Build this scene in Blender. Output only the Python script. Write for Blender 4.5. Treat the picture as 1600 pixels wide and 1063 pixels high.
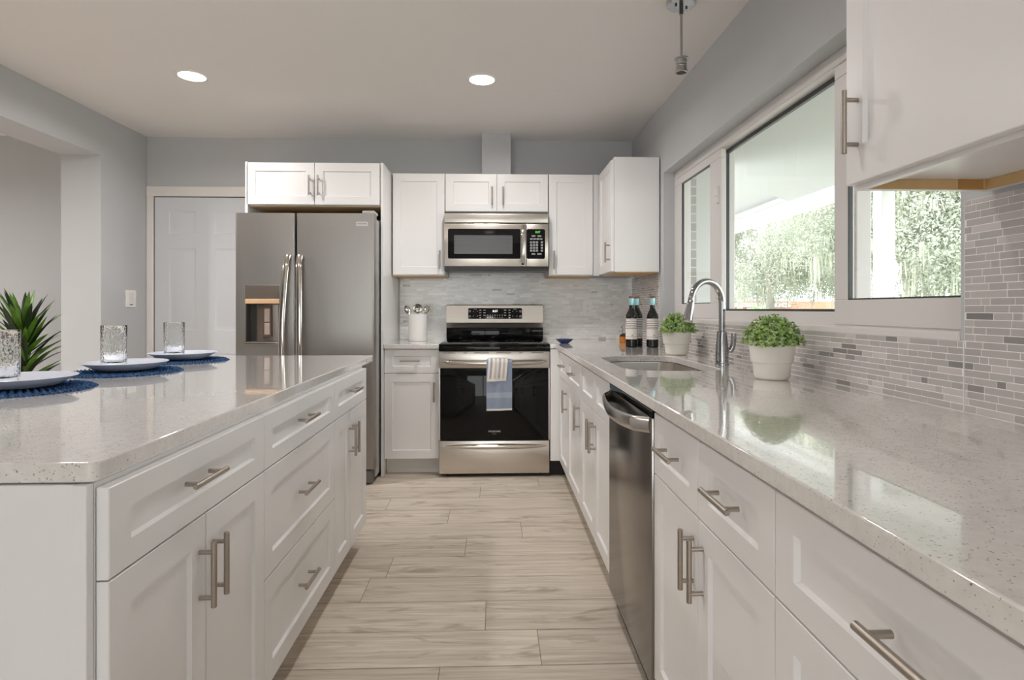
import bpy, bmesh, math, random
from mathutils import Vector, Matrix, noise as mnoise

# ------------------------------------------------------------------ scene, camera, light
scene = bpy.context.scene
for o in list(bpy.data.objects):
    bpy.data.objects.remove(o)
COL = scene.collection
R = math.radians
PI = math.pi

F_PX, YAW, HORIZON = 906.0, 0.0322, 482.54
cam_data = bpy.data.cameras.new("camera")
cam_data.sensor_width = 36.0
cam_data.sensor_fit = 'HORIZONTAL'
cam_data.lens = F_PX * 36.0 / 1600.0
cam_data.shift_y = -(531.5 - HORIZON) / 1600.0
cam_data.clip_start = 0.02
cam_data.clip_end = 300
cam = bpy.data.objects.new("camera", cam_data)
cam.location = (0, 0, 1.155)
cam.rotation_euler = (R(90), 0, -YAW)
COL.objects.link(cam)
scene.camera = cam

scene.view_settings.view_transform = 'Standard'
scene.view_settings.look = 'None'
scene.view_settings.gamma = 1.0
scene.view_settings.use_curve_mapping = False
scene.view_settings.exposure = 0.22
scene.cycles.use_denoising = True
scene.cycles.max_bounces = 10
scene.cycles.diffuse_bounces = 6
scene.cycles.glossy_bounces = 6
scene.cycles.transmission_bounces = 8
scene.cycles.transparent_max_bounces = 16
scene.cycles.sample_clamp_indirect = 6.0
scene.cycles.caustics_reflective = False
scene.cycles.caustics_refractive = False

SKY_STRENGTH = 4.2
SUN_STRENGTH = 6.8
DOWNLIGHT_W = 11.4

world = bpy.data.worlds.new("world")
scene.world = world
world.use_nodes = True
bg = world.node_tree.nodes["Background"]
bg.inputs[0].default_value = (0.97, 0.985, 1.0, 1)
bg.inputs[1].default_value = SKY_STRENGTH

sun_d = bpy.data.lights.new("sun", 'SUN')
sun_d.energy = SUN_STRENGTH
sun_d.angle = R(3)
sun_d.color = (1.0, 0.97, 0.9)
sun = bpy.data.objects.new("sun", sun_d)
COL.objects.link(sun)
sun.location = (-6, -2, 12)
sun.rotation_euler = Vector((0.62, 0.25, -0.75)).to_track_quat('-Z', 'Y').to_euler()

# ------------------------------------------------------------------ materials
MATS = {}


def mat(name, col, rough=0.5, metal=0.0, spec=0.5, **k):
    if name in MATS:
        return MATS[name]
    m = bpy.data.materials.new(name)
    m.use_nodes = True
    nt = m.node_tree
    b = nt.nodes["Principled BSDF"]
    b.inputs["Base Color"].default_value = (*col, 1)
    b.inputs["Roughness"].default_value = rough
    b.inputs["Metallic"].default_value = metal
    b.inputs["Specular IOR Level"].default_value = spec
    if 'emit' in k:
        b.inputs["Emission Color"].default_value = (*k['emit'], 1)
        b.inputs["Emission Strength"].default_value = k.get('es', 1.0)
    if 'coat' in k:
        b.inputs["Coat Weight"].default_value = k['coat']
        b.inputs["Coat Roughness"].default_value = k.get('coat_rough', 0.05)
    if 'aniso' in k:
        b.inputs["Anisotropic"].default_value = k['aniso']
    if 'trans' in k:
        b.inputs["Transmission Weight"].default_value = k['trans']
        b.inputs["IOR"].default_value = k.get('ior', 1.45)
    # faint procedural unevenness so no surface is a flat constant
    n = nt.nodes.new("ShaderNodeTexNoise")
    tc = nt.nodes.new("ShaderNodeTexCoord")
    mp = nt.nodes.new("ShaderNodeMapping")
    nt.links.new(tc.outputs["Object"], mp.inputs[0])
    nt.links.new(mp.outputs[0], n.inputs["Vector"])
    mp.inputs["Scale"].default_value = k.get('nscale', (6, 6, 6))
    n.inputs["Scale"].default_value = k.get('nfreq', 1.0)
    n.inputs["Detail"].default_value = 3
    amt = k.get('var', 0.03)
    mix = nt.nodes.new("ShaderNodeMix")
    mix.data_type = 'RGBA'
    mix.inputs["A"].default_value = (*[max(0, c * (1 - amt)) for c in col], 1)
    mix.inputs["B"].default_value = (*[min(1, c * (1 + amt)) for c in col], 1)
    nt.links.new(n.outputs["Fac"], mix.inputs["Factor"])
    nt.links.new(mix.outputs["Result"], b.inputs["Base Color"])
    if 'bump' in k:
        bp = nt.nodes.new("ShaderNodeBump")
        bp.inputs["Strength"].default_value = k['bump']
        bp.inputs["Distance"].default_value = k.get('bdist', 0.002)
        n2 = nt.nodes.new("ShaderNodeTexNoise")
        n2.inputs["Scale"].default_value = k.get('bscale', 80)
        n2.inputs["Detail"].default_value = 4
        nt.links.new(mp.outputs[0] if k.get('bmap') else tc.outputs["Object"], n2.inputs["Vector"])
        nt.links.new(n2.outputs["Fac"], bp.inputs["Height"])
        nt.links.new(bp.outputs[0], b.inputs["Normal"])
    MATS[name] = m
    return m


M_wall = mat("wall_paint", (0.55, 0.56, 0.575), 0.75, bump=0.15, bscale=60, var=0.015)
M_ceil = mat("ceiling_paint", (0.80, 0.775, 0.76), 0.85, var=0.01)
M_white = mat("cabinet_white", (0.82, 0.81, 0.805), 0.30, var=0.01)
M_toe = mat("toe_kick", (0.74, 0.72, 0.69), 0.5)
M_dark = mat("dark_recess", (0.015, 0.013, 0.012), 0.7)
M_raw = mat("raw_birch", (0.60, 0.40, 0.19), 0.5, nscale=(3, 40, 40), var=0.12)
M_trim = mat("trim_paint", (0.80, 0.77, 0.74), 0.45, var=0.01)
M_doorp = mat("door_paint", (0.66, 0.68, 0.71), 0.45, var=0.01)
M_vinyl = mat("window_vinyl", (0.74, 0.715, 0.70), 0.35, var=0.01)
M_gasket = mat("gasket", (0.05, 0.055, 0.055), 0.4)
M_steel = mat("brushed_steel", (0.64, 0.59, 0.535), 0.30, 1.0, nscale=(2, 2, 220), var=0.07, aniso=0.5)
M_fridge = mat("fridge_steel", (0.37, 0.35, 0.33), 0.42, 1.0, nscale=(200, 200, 2), var=0.05, aniso=0.5)
M_fside = mat("fridge_side", (0.50, 0.50, 0.50), 0.45, 0.6)
M_dw = mat("dishwasher_steel", (0.27, 0.25, 0.235), 0.22, 1.0, nscale=(2, 2, 160), var=0.05)
M_nickel = mat("brushed_nickel", (0.43, 0.38, 0.33), 0.33, 1.0, nscale=(120, 120, 120), var=0.08)
M_chrome = mat("chrome", (0.40, 0.40, 0.41), 0.07, 1.0, var=0.02)
M_fhandle = mat("polished_steel", (0.60, 0.565, 0.52), 0.14, 1.0, var=0.03)
M_blackglass = mat("black_glass", (0.005, 0.005, 0.005), 0.04, 0.0, 0.22, var=0.1)
M_blackplastic = mat("black_plastic", (0.012, 0.012, 0.012), 0.3)
M_graywin = mat("oven_screen", (0.10, 0.10, 0.105), 0.18, nscale=(2, 2, 300), var=0.25)
M_print = mat("white_print", (0.75, 0.75, 0.75), 0.5)
M_printdim = mat("gray_print", (0.30, 0.30, 0.30), 0.5)
M_led = mat("led_green", (0.1, 0.5, 0.1), 0.5, emit=(0.2, 1.0, 0.15), es=0.7)
M_ledw = mat("led_white", (0.8, 0.8, 0.8), 0.5, emit=(0.9, 0.95, 1.0), es=1.2)
M_amberled = mat("dispenser_lamp", (0.75, 0.5, 0.3), 0.35, emit=(1.0, 0.55, 0.25), es=0.03)
M_plate_w = mat("switch_plate", (0.90, 0.89, 0.87), 0.35)
M_slot = mat("outlet_slot", (0.10, 0.09, 0.08), 0.5)
M_ceramic = mat("white_ceramic", (0.86, 0.85, 0.83), 0.25, var=0.01)
M_pot = mat("pot_cream", (0.80, 0.775, 0.715), 0.42, var=0.015)
M_dish = mat("plate_white", (0.64, 0.68, 0.78), 0.22, var=0.01)
M_bluedish = mat("cobalt_glaze", (0.010, 0.02, 0.12), 0.12, var=0.5, nscale=(60, 60, 60))
M_bottle = mat("dark_bottle_glass", (0.006, 0.007, 0.006), 0.06, var=0.2)
M_label = mat("label_paper", (0.80, 0.76, 0.73), 0.6)
M_labelink = mat("label_ink", (0.045, 0.04, 0.04), 0.6)
M_labelred = mat("label_red_ink", (0.42, 0.2, 0.17), 0.6)
M_foil = mat("teal_foil", (0.33, 0.62, 0.67), 0.3, 0.4)
M_cork = mat("copper_cap", (0.17, 0.075, 0.045), 0.45, 0.2)
M_amber = mat("amber_liquid", (0.75, 0.28, 0.05), 0.1, trans=0.35, ior=1.36)
M_towelblue = mat("terry_blue", (0.27, 0.325, 0.43), 0.95, bump=0.8, bscale=420, nscale=(40, 40, 40), var=0.12)
M_towelblue2 = mat("terry_blue_hem", (0.38, 0.43, 0.51), 0.95, bump=0.5, bscale=500)
M_towelw = mat("towel_cream", (0.80, 0.77, 0.72), 0.95, bump=0.6, bscale=500)
M_towelg = mat("towel_gray_stripe", (0.40, 0.42, 0.47), 0.95, bump=0.6, bscale=500)
M_towelb = mat("towel_beige_stripe", (0.60, 0.52, 0.45), 0.95, bump=0.6, bscale=500)
M_leafA = mat("boxwood_leaf", (0.13, 0.29, 0.035), 0.45, nscale=(60, 60, 60), var=0.5)
M_leafB = mat("boxwood_pale_leaf", (0.52, 0.62, 0.36), 0.5, nscale=(60, 60, 60), var=0.25)
M_leafC = mat("boxwood_mid_leaf", (0.42, 0.59, 0.16), 0.45, nscale=(60, 60, 60), var=0.35)
M_soil = mat("soil", (0.02, 0.016, 0.012), 0.9)
M_yucca = mat("sword_leaf", (0.12, 0.26, 0.03), 0.38, nscale=(20, 20, 20), var=0.6)
M_yuccad = mat("sword_leaf_dark", (0.018, 0.035, 0.012), 0.4, nscale=(20, 20, 20), var=0.4)
M_bark = mat("bark", (0.13, 0.11, 0.09), 0.9, nscale=(8, 8, 2), var=0.4)
M_potdark = mat("planter_gray", (0.12, 0.12, 0.125), 0.5)
M_lens = mat("lamp_lens", (1, 1, 1), 0.5, emit=(1.0, 0.93, 0.84), es=7.0)
M_concrete = mat("driveway", (0.42, 0.41, 0.39), 0.9, nscale=(2, 2, 2), var=0.1)
M_lawn = mat("lawn", (0.24, 0.26, 0.20), 0.95, nscale=(3, 3, 3), var=0.4)
M_porch = mat("porch_white", (0.70, 0.71, 0.69), 0.6, var=0.01)
M_treetrunk = mat("oak_bark", (0.42, 0.40, 0.36), 0.9, nscale=(3, 3, 1), var=0.4)
M_roof = mat("neighbour_roof", (0.55, 0.53, 0.51), 0.9)
M_hwall = mat("neighbour_wall", (0.75, 0.72, 0.66), 0.8)


def leaf_mat(name, ca, cb, tr=0.5, scale=1.1):
    m = bpy.data.materials.new(name); m.use_nodes = True
    nt = m.node_tree; nt.nodes.clear()
    out = nt.nodes.new("ShaderNodeOutputMaterial")
    n = nt.nodes.new("ShaderNodeTexNoise"); n.inputs["Scale"].default_value = scale; n.inputs["Detail"].default_value = 6
    tc = nt.nodes.new("ShaderNodeTexCoord"); nt.links.new(tc.outputs["Object"], n.inputs["Vector"])
    cr = nt.nodes.new("ShaderNodeValToRGB")
    cr.color_ramp.elements[0].position = .35; cr.color_ramp.elements[0].color = (*ca, 1)
    cr.color_ramp.elements[1].position = .65; cr.color_ramp.elements[1].color = (*cb, 1)
    nt.links.new(n.outputs["Fac"], cr.inputs[0])
    d = nt.nodes.new("ShaderNodeBsdfDiffuse"); t = nt.nodes.new("ShaderNodeBsdfTranslucent")
    nt.links.new(cr.outputs[0], d.inputs[0]); nt.links.new(cr.outputs[0], t.inputs[0])
    mx = nt.nodes.new("ShaderNodeMixShader"); mx.inputs[0].default_value = tr
    nt.links.new(d.outputs[0], mx.inputs[1]); nt.links.new(t.outputs[0], mx.inputs[2])
    nt.links.new(mx.outputs[0], out.inputs[0])
    return m


M_tree = leaf_mat("oak_leaf", (0.40, 0.44, 0.37), (0.58, 0.605, 0.53))
M_moss = leaf_mat("spanish_moss", (0.52, 0.54, 0.45), (0.62, 0.64, 0.55))
M_mat = leaf_mat("blue_cord", (0.010, 0.026, 0.07), (0.075, 0.15, 0.29), 0.0, 170)
M_grout = mat("grout", (0.88, 0.875, 0.865), 0.8)


def node_mat(name):
    m = bpy.data.materials.new(name)
    m.use_nodes = True
    MATS[name] = m
    nt = m.node_tree
    return m, nt, nt.nodes["Principled BSDF"]


def quartz_mat():
    m, nt, b = node_mat("white_quartz")
    tc = nt.nodes.new("ShaderNodeTexCoord")
    v = nt.nodes.new("ShaderNodeTexVoronoi")
    v.inputs["Scale"].default_value = 260
    dn_ = nt.nodes.new("ShaderNodeTexNoise"); dn_.inputs["Scale"].default_value = 300
    nt.links.new(tc.outputs["Object"], dn_.inputs["Vector"])
    ds_ = nt.nodes.new("ShaderNodeVectorMath"); ds_.operation = 'MULTIPLY_ADD'
    ds_.inputs[1].default_value = (.006, .006, .006)
    nt.links.new(dn_.outputs["Color"], ds_.inputs[0]); nt.links.new(tc.outputs["Object"], ds_.inputs[2])
    nt.links.new(ds_.outputs[0], v.inputs["Vector"])
    sep = nt.nodes.new("ShaderNodeSeparateColor")
    nt.links.new(v.outputs["Color"], sep.inputs[0])
    gt = nt.nodes.new("ShaderNodeMath"); gt.operation = 'GREATER_THAN'; gt.inputs[1].default_value = 0.80
    nt.links.new(sep.outputs[0], gt.inputs[0])
    lt = nt.nodes.new("ShaderNodeMath"); lt.operation = 'LESS_THAN'; lt.inputs[1].default_value = 0.42
    nt.links.new(v.outputs["Distance"], lt.inputs[0])
    mu = nt.nodes.new("ShaderNodeMath"); mu.operation = 'MULTIPLY'
    nt.links.new(gt.outputs[0], mu.inputs[0]); nt.links.new(lt.outputs[0], mu.inputs[1])
    mu2 = nt.nodes.new("ShaderNodeMath"); mu2.operation = 'MULTIPLY'
    nt.links.new(mu.outputs[0], mu2.inputs[0]); nt.links.new(sep.outputs[1], mu2.inputs[1])
    n = nt.nodes.new("ShaderNodeTexNoise")
    n.inputs["Scale"].default_value = 55
    n.inputs["Detail"].default_value = 6
    nt.links.new(tc.outputs["Object"], n.inputs["Vector"])
    cr = nt.nodes.new("ShaderNodeValToRGB")
    cr.color_ramp.elements[0].position = 0.3
    cr.color_ramp.elements[0].color = (0.70, 0.675, 0.645, 1)
    cr.color_ramp.elements[1].position = 0.7
    cr.color_ramp.elements[1].color = (0.78, 0.755, 0.725, 1)
    nt.links.new(n.outputs["Fac"], cr.inputs[0])
    mix = nt.nodes.new("ShaderNodeMix"); mix.data_type = 'RGBA'
    nt.links.new(mu2.outputs[0], mix.inputs["Factor"])
    nt.links.new(cr.outputs[0], mix.inputs["A"])
    mix.inputs["B"].default_value = (0.25, 0.21, 0.175, 1)
    nt.links.new(mix.outputs["Result"], b.inputs["Base Color"])
    b.inputs["Roughness"].default_value = 0.10
    b.inputs["Specular IOR Level"].default_value = 0.5
    b.inputs["Coat Weight"].default_value = 0.8
    b.inputs["Coat IOR"].default_value = 1.45
    b.inputs["Coat Roughness"].default_value = 0.015
    return m


def tile_mat():
    m, nt, b = node_mat("mosaic_tile")
    at = nt.nodes.new("ShaderNodeAttribute"); at.attribute_name = "tint"
    nt.links.new(at.outputs["Color"], b.inputs["Base Color"])
    tc = nt.nodes.new("ShaderNodeTexCoord")
    n = nt.nodes.new("ShaderNodeTexNoise"); n.inputs["Scale"].default_value = 25
    nt.links.new(tc.outputs["Object"], n.inputs["Vector"])
    bp = nt.nodes.new("ShaderNodeBump"); bp.inputs["Strength"].default_value = 0.25; bp.inputs["Distance"].default_value = 0.002
    nt.links.new(n.outputs["Fac"], bp.inputs["Height"])
    nt.links.new(bp.outputs[0], b.inputs["Normal"])
    b.inputs["Roughness"].default_value = 0.16
    return m


def floor_mat():
    m, nt, b = node_mat("wood_plank_tile")
    at = nt.nodes.new("ShaderNodeAttribute"); at.attribute_name = "tint"
    sep = nt.nodes.new("ShaderNodeSeparateColor")
    nt.links.new(at.outputs["Color"], sep.inputs[0])
    tc = nt.nodes.new("ShaderNodeTexCoord")
    # per-plank offset
    cmb = nt.nodes.new("ShaderNodeCombineXYZ")
    ml = nt.nodes.new("ShaderNodeMath"); ml.operation = 'MULTIPLY'; ml.inputs[1].default_value = 37.0
    nt.links.new(sep.outputs[1], ml.inputs[0])
    nt.links.new(ml.outputs[0], cmb.inputs[0]); nt.links.new(ml.outputs[0], cmb.inputs[1])
    add = nt.nodes.new("ShaderNodeVectorMath"); add.operation = 'ADD'
    nt.links.new(tc.outputs["Object"], add.inputs[0]); nt.links.new(cmb.outputs[0], add.inputs[1])

    def noise(scl, det, dist=0.0):
        mp = nt.nodes.new("ShaderNodeMapping"); mp.inputs["Scale"].default_value = scl
        nt.links.new(add.outputs[0], mp.inputs[0])
        n = nt.nodes.new("ShaderNodeTexNoise"); n.inputs["Scale"].default_value = 1.0
        n.inputs["Detail"].default_value = det; n.inputs["Distortion"].default_value = dist
        n.inputs["Roughness"].default_value = 0.6
        nt.links.new(mp.outputs[0], n.inputs["Vector"])
        return n
    n1 = noise((1.6, 42, 1), 5, 0.6)      # long grain
    n2 = noise((2.2, 9, 1), 3, 1.6)       # cathedral clouds and knots
    n3 = noise((5, 160, 1), 2)            # fine fibres
    c1 = nt.nodes.new("ShaderNodeValToRGB")
    c1.color_ramp.elements[0].position = 0.32; c1.color_ramp.elements[0].color = (0.56, 0.485, 0.40, 1)
    c1.color_ramp.elements[1].position = 0.62; c1.color_ramp.elements[1].color = (0.72, 0.645, 0.55, 1)
    nt.links.new(n1.outputs["Fac"], c1.inputs[0])
    c2 = nt.nodes.new("ShaderNodeValToRGB")
    c2.color_ramp.elements[0].position = 0.30; c2.color_ramp.elements[0].color = (0.52, 0.48, 0.45, 1)
    c2.color_ramp.elements[1].position = 0.46; c2.color_ramp.elements[1].color = (1, 1, 1, 1)
    nt.links.new(n2.outputs["Fac"], c2.inputs[0])
    mx = nt.nodes.new("ShaderNodeMix"); mx.data_type = 'RGBA'; mx.blend_type = 'MULTIPLY'; mx.inputs["Factor"].default_value = 0.75
    nt.links.new(c1.outputs[0], mx.inputs["A"]); nt.links.new(c2.outputs[0], mx.inputs["B"])
    c3 = nt.nodes.new("ShaderNodeValToRGB")
    c3.color_ramp.elements[0].position = 0.3; c3.color_ramp.elements[0].color = (0.85, 0.84, 0.83, 1)
    c3.color_ramp.elements[1].position = 0.6; c3.color_ramp.elements[1].color = (1.03, 1.03, 1.03, 1)
    nt.links.new(n3.outputs["Fac"], c3.inputs[0])
    mx2 = nt.nodes.new("ShaderNodeMix"); mx2.data_type = 'RGBA'; mx2.blend_type = 'MULTIPLY'; mx2.inputs["Factor"].default_value = 1
    nt.links.new(mx.outputs["Result"], mx2.inputs["A"]); nt.links.new(c3.outputs[0], mx2.inputs["B"])
    hsv = nt.nodes.new("ShaderNodeHueSaturation")
    mr = nt.nodes.new("ShaderNodeMapRange"); mr.inputs["To Min"].default_value = 0.93; mr.inputs["To Max"].default_value = 1.07
    nt.links.new(sep.outputs[0], mr.inputs[0]); nt.links.new(mr.outputs[0], hsv.inputs["Value"])
    nt.links.new(mx2.outputs["Result"], hsv.inputs["Color"])
    nt.links.new(hsv.outputs[0], b.inputs["Base Color"])
    b.inputs["Roughness"].default_value = 0.42
    b.inputs["Specular IOR Level"].default_value = 0.35
    return m


def pane_mat():
    m = bpy.data.materials.new("window_glass"); m.use_nodes = True
    nt = m.node_tree; nt.nodes.clear()
    out = nt.nodes.new("ShaderNodeOutputMaterial")
    tr = nt.nodes.new("ShaderNodeBsdfTransparent"); tr.inputs[0].default_value = (0.955, 0.965, 0.96, 1)
    gl = nt.nodes.new("ShaderNodeBsdfGlossy"); gl.inputs["Roughness"].default_value = 0.0
    fr = nt.nodes.new("ShaderNodeFresnel"); fr.inputs[0].default_value = 1.4
    mx = nt.nodes.new("ShaderNodeMixShader")
    ge = nt.nodes.new("ShaderNodeNewGeometry")
    inv = nt.nodes.new("ShaderNodeMath"); inv.operation = 'SUBTRACT'; inv.inputs[0].default_value = 1.0
    nt.links.new(ge.outputs["Backfacing"], inv.inputs[1])
    mul = nt.nodes.new("ShaderNodeMath"); mul.operation = 'MULTIPLY'
    nt.links.new(inv.outputs[0], mul.inputs[0]); nt.links.new(fr.outputs[0], mul.inputs[1])
    nt.links.new(mul.outputs[0], mx.inputs[0]); nt.links.new(tr.outputs[0], mx.inputs[1]); nt.links.new(gl.outputs[0], mx.inputs[2])
    nt.links.new(mx.outputs[0], out.inputs[0])
    return m


def tumbler_mat():
    m, nt, b = node_mat("hammered_glass")
    b.inputs["Base Color"].default_value = (0.97, 0.98, 0.98, 1)
    b.inputs["Transmission Weight"].default_value = 1.0
    b.inputs["Roughness"].default_value = 0.03
    b.inputs["IOR"].default_value = 1.25
    tc = nt.nodes.new("ShaderNodeTexCoord")
    v = nt.nodes.new("ShaderNodeTexVoronoi"); v.inputs["Scale"].default_value = 110
    nt.links.new(tc.outputs["Object"], v.inputs["Vector"])
    bp = nt.nodes.new("ShaderNodeBump"); bp.inputs["Strength"].default_value = 0.6; bp.inputs["Distance"].default_value = 0.003
    nt.links.new(v.outputs["Distance"], bp.inputs["Height"]); nt.links.new(bp.outputs[0], b.inputs["Normal"])
    return m


def brick_mat():
    m, nt, b = node_mat("house_brick")
    tc = nt.nodes.new("ShaderNodeTexCoord")
    mp = nt.nodes.new("ShaderNodeMapping"); mp.inputs["Rotation"].default_value = (R(90), 0, 0)
    nt.links.new(tc.outputs["Object"], mp.inputs[0])
    br = nt.nodes.new("ShaderNodeTexBrick")
    br.inputs["Scale"].default_value = 4.0
    br.inputs["Color1"].default_value = (0.42, 0.40, 0.38, 1)
    br.inputs["Color2"].default_value = (0.55, 0.52, 0.49, 1)
    br.inputs["Mortar"].default_value = (0.7, 0.69, 0.66, 1)
    nt.links.new(mp.outputs[0], br.inputs["Vector"])
    nt.links.new(br.outputs["Color"], b.inputs["Base Color"])
    b.inputs["Roughness"].default_value = 0.9
    return m


M_quartz = quartz_mat()
M_tile = tile_mat()
M_floor = floor_mat()
M_pane = pane_mat()
M_tumbler = tumbler_mat()
M_brick = brick_mat()
M_redbrick = mat("red_brick", (0.5, 0.2, 0.13), 0.9, nscale=(6, 6, 14), var=0.3)

# ------------------------------------------------------------------ mesh helpers


def T(x=0, y=0, z=0):
    return Matrix.Translation((x, y, z))


def Rz(a):
    return Matrix.Rotation(a, 4, 'Z')


def Rx(a):
    return Matrix.Rotation(a, 4, 'X')


def Ry(a):
    return Matrix.Rotation(a, 4, 'Y')


def box(bm, x0, x1, y0, y1, z0, z1, bev=0.0, seg=1, mi=0, m=None):
    vs = [bm.verts.new(p) for p in ((x0, y0, z0), (x1, y0, z0), (x1, y1, z0), (x0, y1, z0),
                                    (x0, y0, z1), (x1, y0, z1), (x1, y1, z1), (x0, y1, z1))]
    fs = [bm.faces.new([vs[i] for i in q]) for q in ((3, 2, 1, 0), (4, 5, 6, 7), (0, 1, 5, 4), (1, 2, 6, 5), (2, 3, 7, 6), (3, 0, 4, 7))]
    for f in fs:
        f.material_index = mi
    if m is not None:
        for v in vs:
            v.co = m @ v.co
    if bev > 0:
        es = list({e for f in fs for e in f.edges})
        r = bmesh.ops.bevel(bm, geom=es, offset=bev, segments=seg, affect='EDGES', profile=0.5)
        for f in r['faces']:
            f.material_index = mi
    return fs


def lathe(bm, prof, cx=0, cy=0, z0=0, seg=32, mi=0, m=None, close=True):
    rings = []
    for (r, z) in prof:
        if r <= 1e-6:
            rings.append([bm.verts.new((cx, cy, z0 + z))])
        else:
            rings.append([bm.verts.new((cx + r * math.cos(2 * PI * k / seg), cy + r * math.sin(2 * PI * k / seg), z0 + z)) for k in range(seg)])
    for a, b in zip(rings, rings[1:]):
        for k in range(seg):
            k2 = (k + 1) % seg
            if len(a) == 1 and len(b) == 1:
                continue
            if len(a) == 1:
                f = bm.faces.new((a[0], b[k2], b[k]))
            elif len(b) == 1:
                f = bm.faces.new((a[k], a[k2], b[0]))
            else:
                f = bm.faces.new((a[k], a[k2], b[k2], b[k]))
            f.material_index = mi
    if close:
        if len(rings[0]) > 1:
            bm.faces.new(list(reversed(rings[0]))).material_index = mi
        if len(rings[-1]) > 1:
            bm.faces.new(rings[-1]).material_index = mi
    if m is not None:
        for rg in rings:
            for v in rg:
                v.co = m @ v.co


def cyl(bm, p0, p1, r, seg=16, r1=None, bev=0.0, mi=0):
    p0 = Vector(p0); p1 = Vector(p1)
    d = p1 - p0
    L = d.length
    q = d.to_track_quat('Z', 'Y').to_matrix().to_4x4()
    r1 = r if r1 is None else r1
    prof = [(r, 0), (r1, L)]
    if bev > 0:
        prof = [(r - bev, 0), (r, bev), (r1, L - bev), (r1 - bev, L)]
    lathe(bm, prof, seg=seg, mi=mi, m=Matrix.Translation(p0) @ q)


def tube(bm, pts, rad, seg=12, mi=0, sx=1.0, sy=1.0, up=None, cap=True):
    """sweep an ellipse along pts; rad may be a list."""
    pts = [Vector(p) for p in pts]
    n = len(pts)
    rads = rad if isinstance(rad, (list, tuple)) else [rad] * n
    rings = []
    prev = None
    for i, p in enumerate(pts):
        t = (pts[min(i + 1, n - 1)] - pts[max(i - 1, 0)]).normalized()
        if prev is None:
            u = Vector(up) if up else (Vector((0, 0, 1)) if abs(t.z) < 0.9 else Vector((1, 0, 0)))
        else:
            u = prev
        u = (u - t * u.dot(t)).normalized()
        w = t.cross(u)
        prev = u
        rings.append([bm.verts.new(p + (u * math.cos(2 * PI * k / seg) * sx + w * math.sin(2 * PI * k / seg) * sy) * rads[i]) for k in range(seg)])
    for a, b in zip(rings, rings[1:]):
        for k in range(seg):
            k2 = (k + 1) % seg
            bm.faces.new((a[k], a[k2], b[k2], b[k])).material_index = mi
    if cap:
        bm.faces.new(list(reversed(rings[0]))).material_index = mi
        bm.faces.new(rings[-1]).material_index = mi


def loft_rects(bm, x0, x1, z0, z1, rings, mi=0, cap_back=True, cap_front=True):
    """nested rectangles facing -y: rings = [(inset, y), ...]; last is capped. inset may be (ix, iz)."""
    rs = []
    for ins, y in rings:
        ix, iz = ins if isinstance(ins, tuple) else (ins, ins)
        rs.append([bm.verts.new(p) for p in ((x0 + ix, y, z0 + iz), (x1 - ix, y, z0 + iz), (x1 - ix, y, z1 - iz), (x0 + ix, y, z1 - iz))])
    for a, b in zip(rs, rs[1:]):
        for k in range(4):
            k2 = (k + 1) % 4
            bm.faces.new((a[k], a[k2], b[k2], b[k])).material_index = mi
    if cap_front:
        bm.faces.new(rs[-1]).material_index = mi
    if cap_back:
        bm.faces.new(list(reversed(rs[0]))).material_index = mi


def slab(bm, outer, holes, z0, z1):
    """flat plate from outline with holes."""
    edges = []
    for loop in [outer] + holes:
        vs = [bm.verts.new((p[0], p[1], z1)) for p in loop]
        for a, b in zip(vs, vs[1:] + vs[:1]):
            edges.append(bm.edges.new((a, b)))
    r = bmesh.ops.triangle_fill(bm, use_beauty=True, use_dissolve=True, edges=edges)
    top = [g for g in r['geom'] if isinstance(g, bmesh.types.BMFace)]
    for f in top:
        if f.normal.z < 0:
            f.normal_flip()
    ext = bmesh.ops.extrude_face_region(bm, geom=top)
    vs = [g for g in ext['geom'] if isinstance(g, bmesh.types.BMVert)]
    for v in vs:
        v.co.z = z0
    bmesh.ops.recalc_face_normals(bm, faces=bm.faces)


def rrect(x0, x1, y0, y1, rr, seg=8):
    """rounded rectangle, counter-clockwise; rr = radii at (x0y0, x1y0, x1y1, x0y1)"""
    if not isinstance(rr, (list, tuple)):
        rr = [rr] * 4
    pts = []
    for (cx, cy, a0, r) in ((x0 + rr[0], y0 + rr[0], PI, rr[0]), (x1 - rr[1], y0 + rr[1], 1.5 * PI, rr[1]),
                            (x1 - rr[2], y1 - rr[2], 0, rr[2]), (x0 + rr[3], y1 - rr[3], 0.5 * PI, rr[3])):
        for k in range(seg + 1):
            a = a0 + 0.5 * PI * k / seg
            pts.append((cx + r * math.cos(a), cy + r * math.sin(a)))
    return pts


def new():
    return bmesh.new()


ROOTM = {}


def root_matrix(o):
    while o.parent is not None:
        o = o.parent
    return ROOTM.get(o.name, Matrix.Identity(4))


def obj(name, bm, mats, parent=None, world=False, smooth=30, label=None, bevel=None):
    """link a bmesh as ONE mesh object. world=True: the geometry was written in world coordinates."""
    me = bpy.data.meshes.new(name)
    if world and parent is not None:
        bm.transform(root_matrix(parent).inverted())
    bmesh.ops.recalc_face_normals(bm, faces=bm.faces) if False else None
    bm.to_mesh(me)
    bm.free()
    for m in (mats if isinstance(mats, (list, tuple)) else [mats]):
        me.materials.append(m)
    if smooth:
        me.shade_smooth() if hasattr(me, 'shade_smooth') else None
        for p in me.polygons:
            p.use_smooth = True
        me.set_sharp_from_angle(angle=R(smooth))
    o = bpy.data.objects.new(name, me)
    COL.objects.link(o)
    if parent is not None:
        o.parent = parent
    if label:
        o["label"] = label
    if bevel:
        bv = o.modifiers.new("edge", 'BEVEL')
        bv.width = bevel; bv.segments = 2; bv.limit_method = 'ANGLE'; bv.angle_limit = R(40)
    return o


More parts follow.
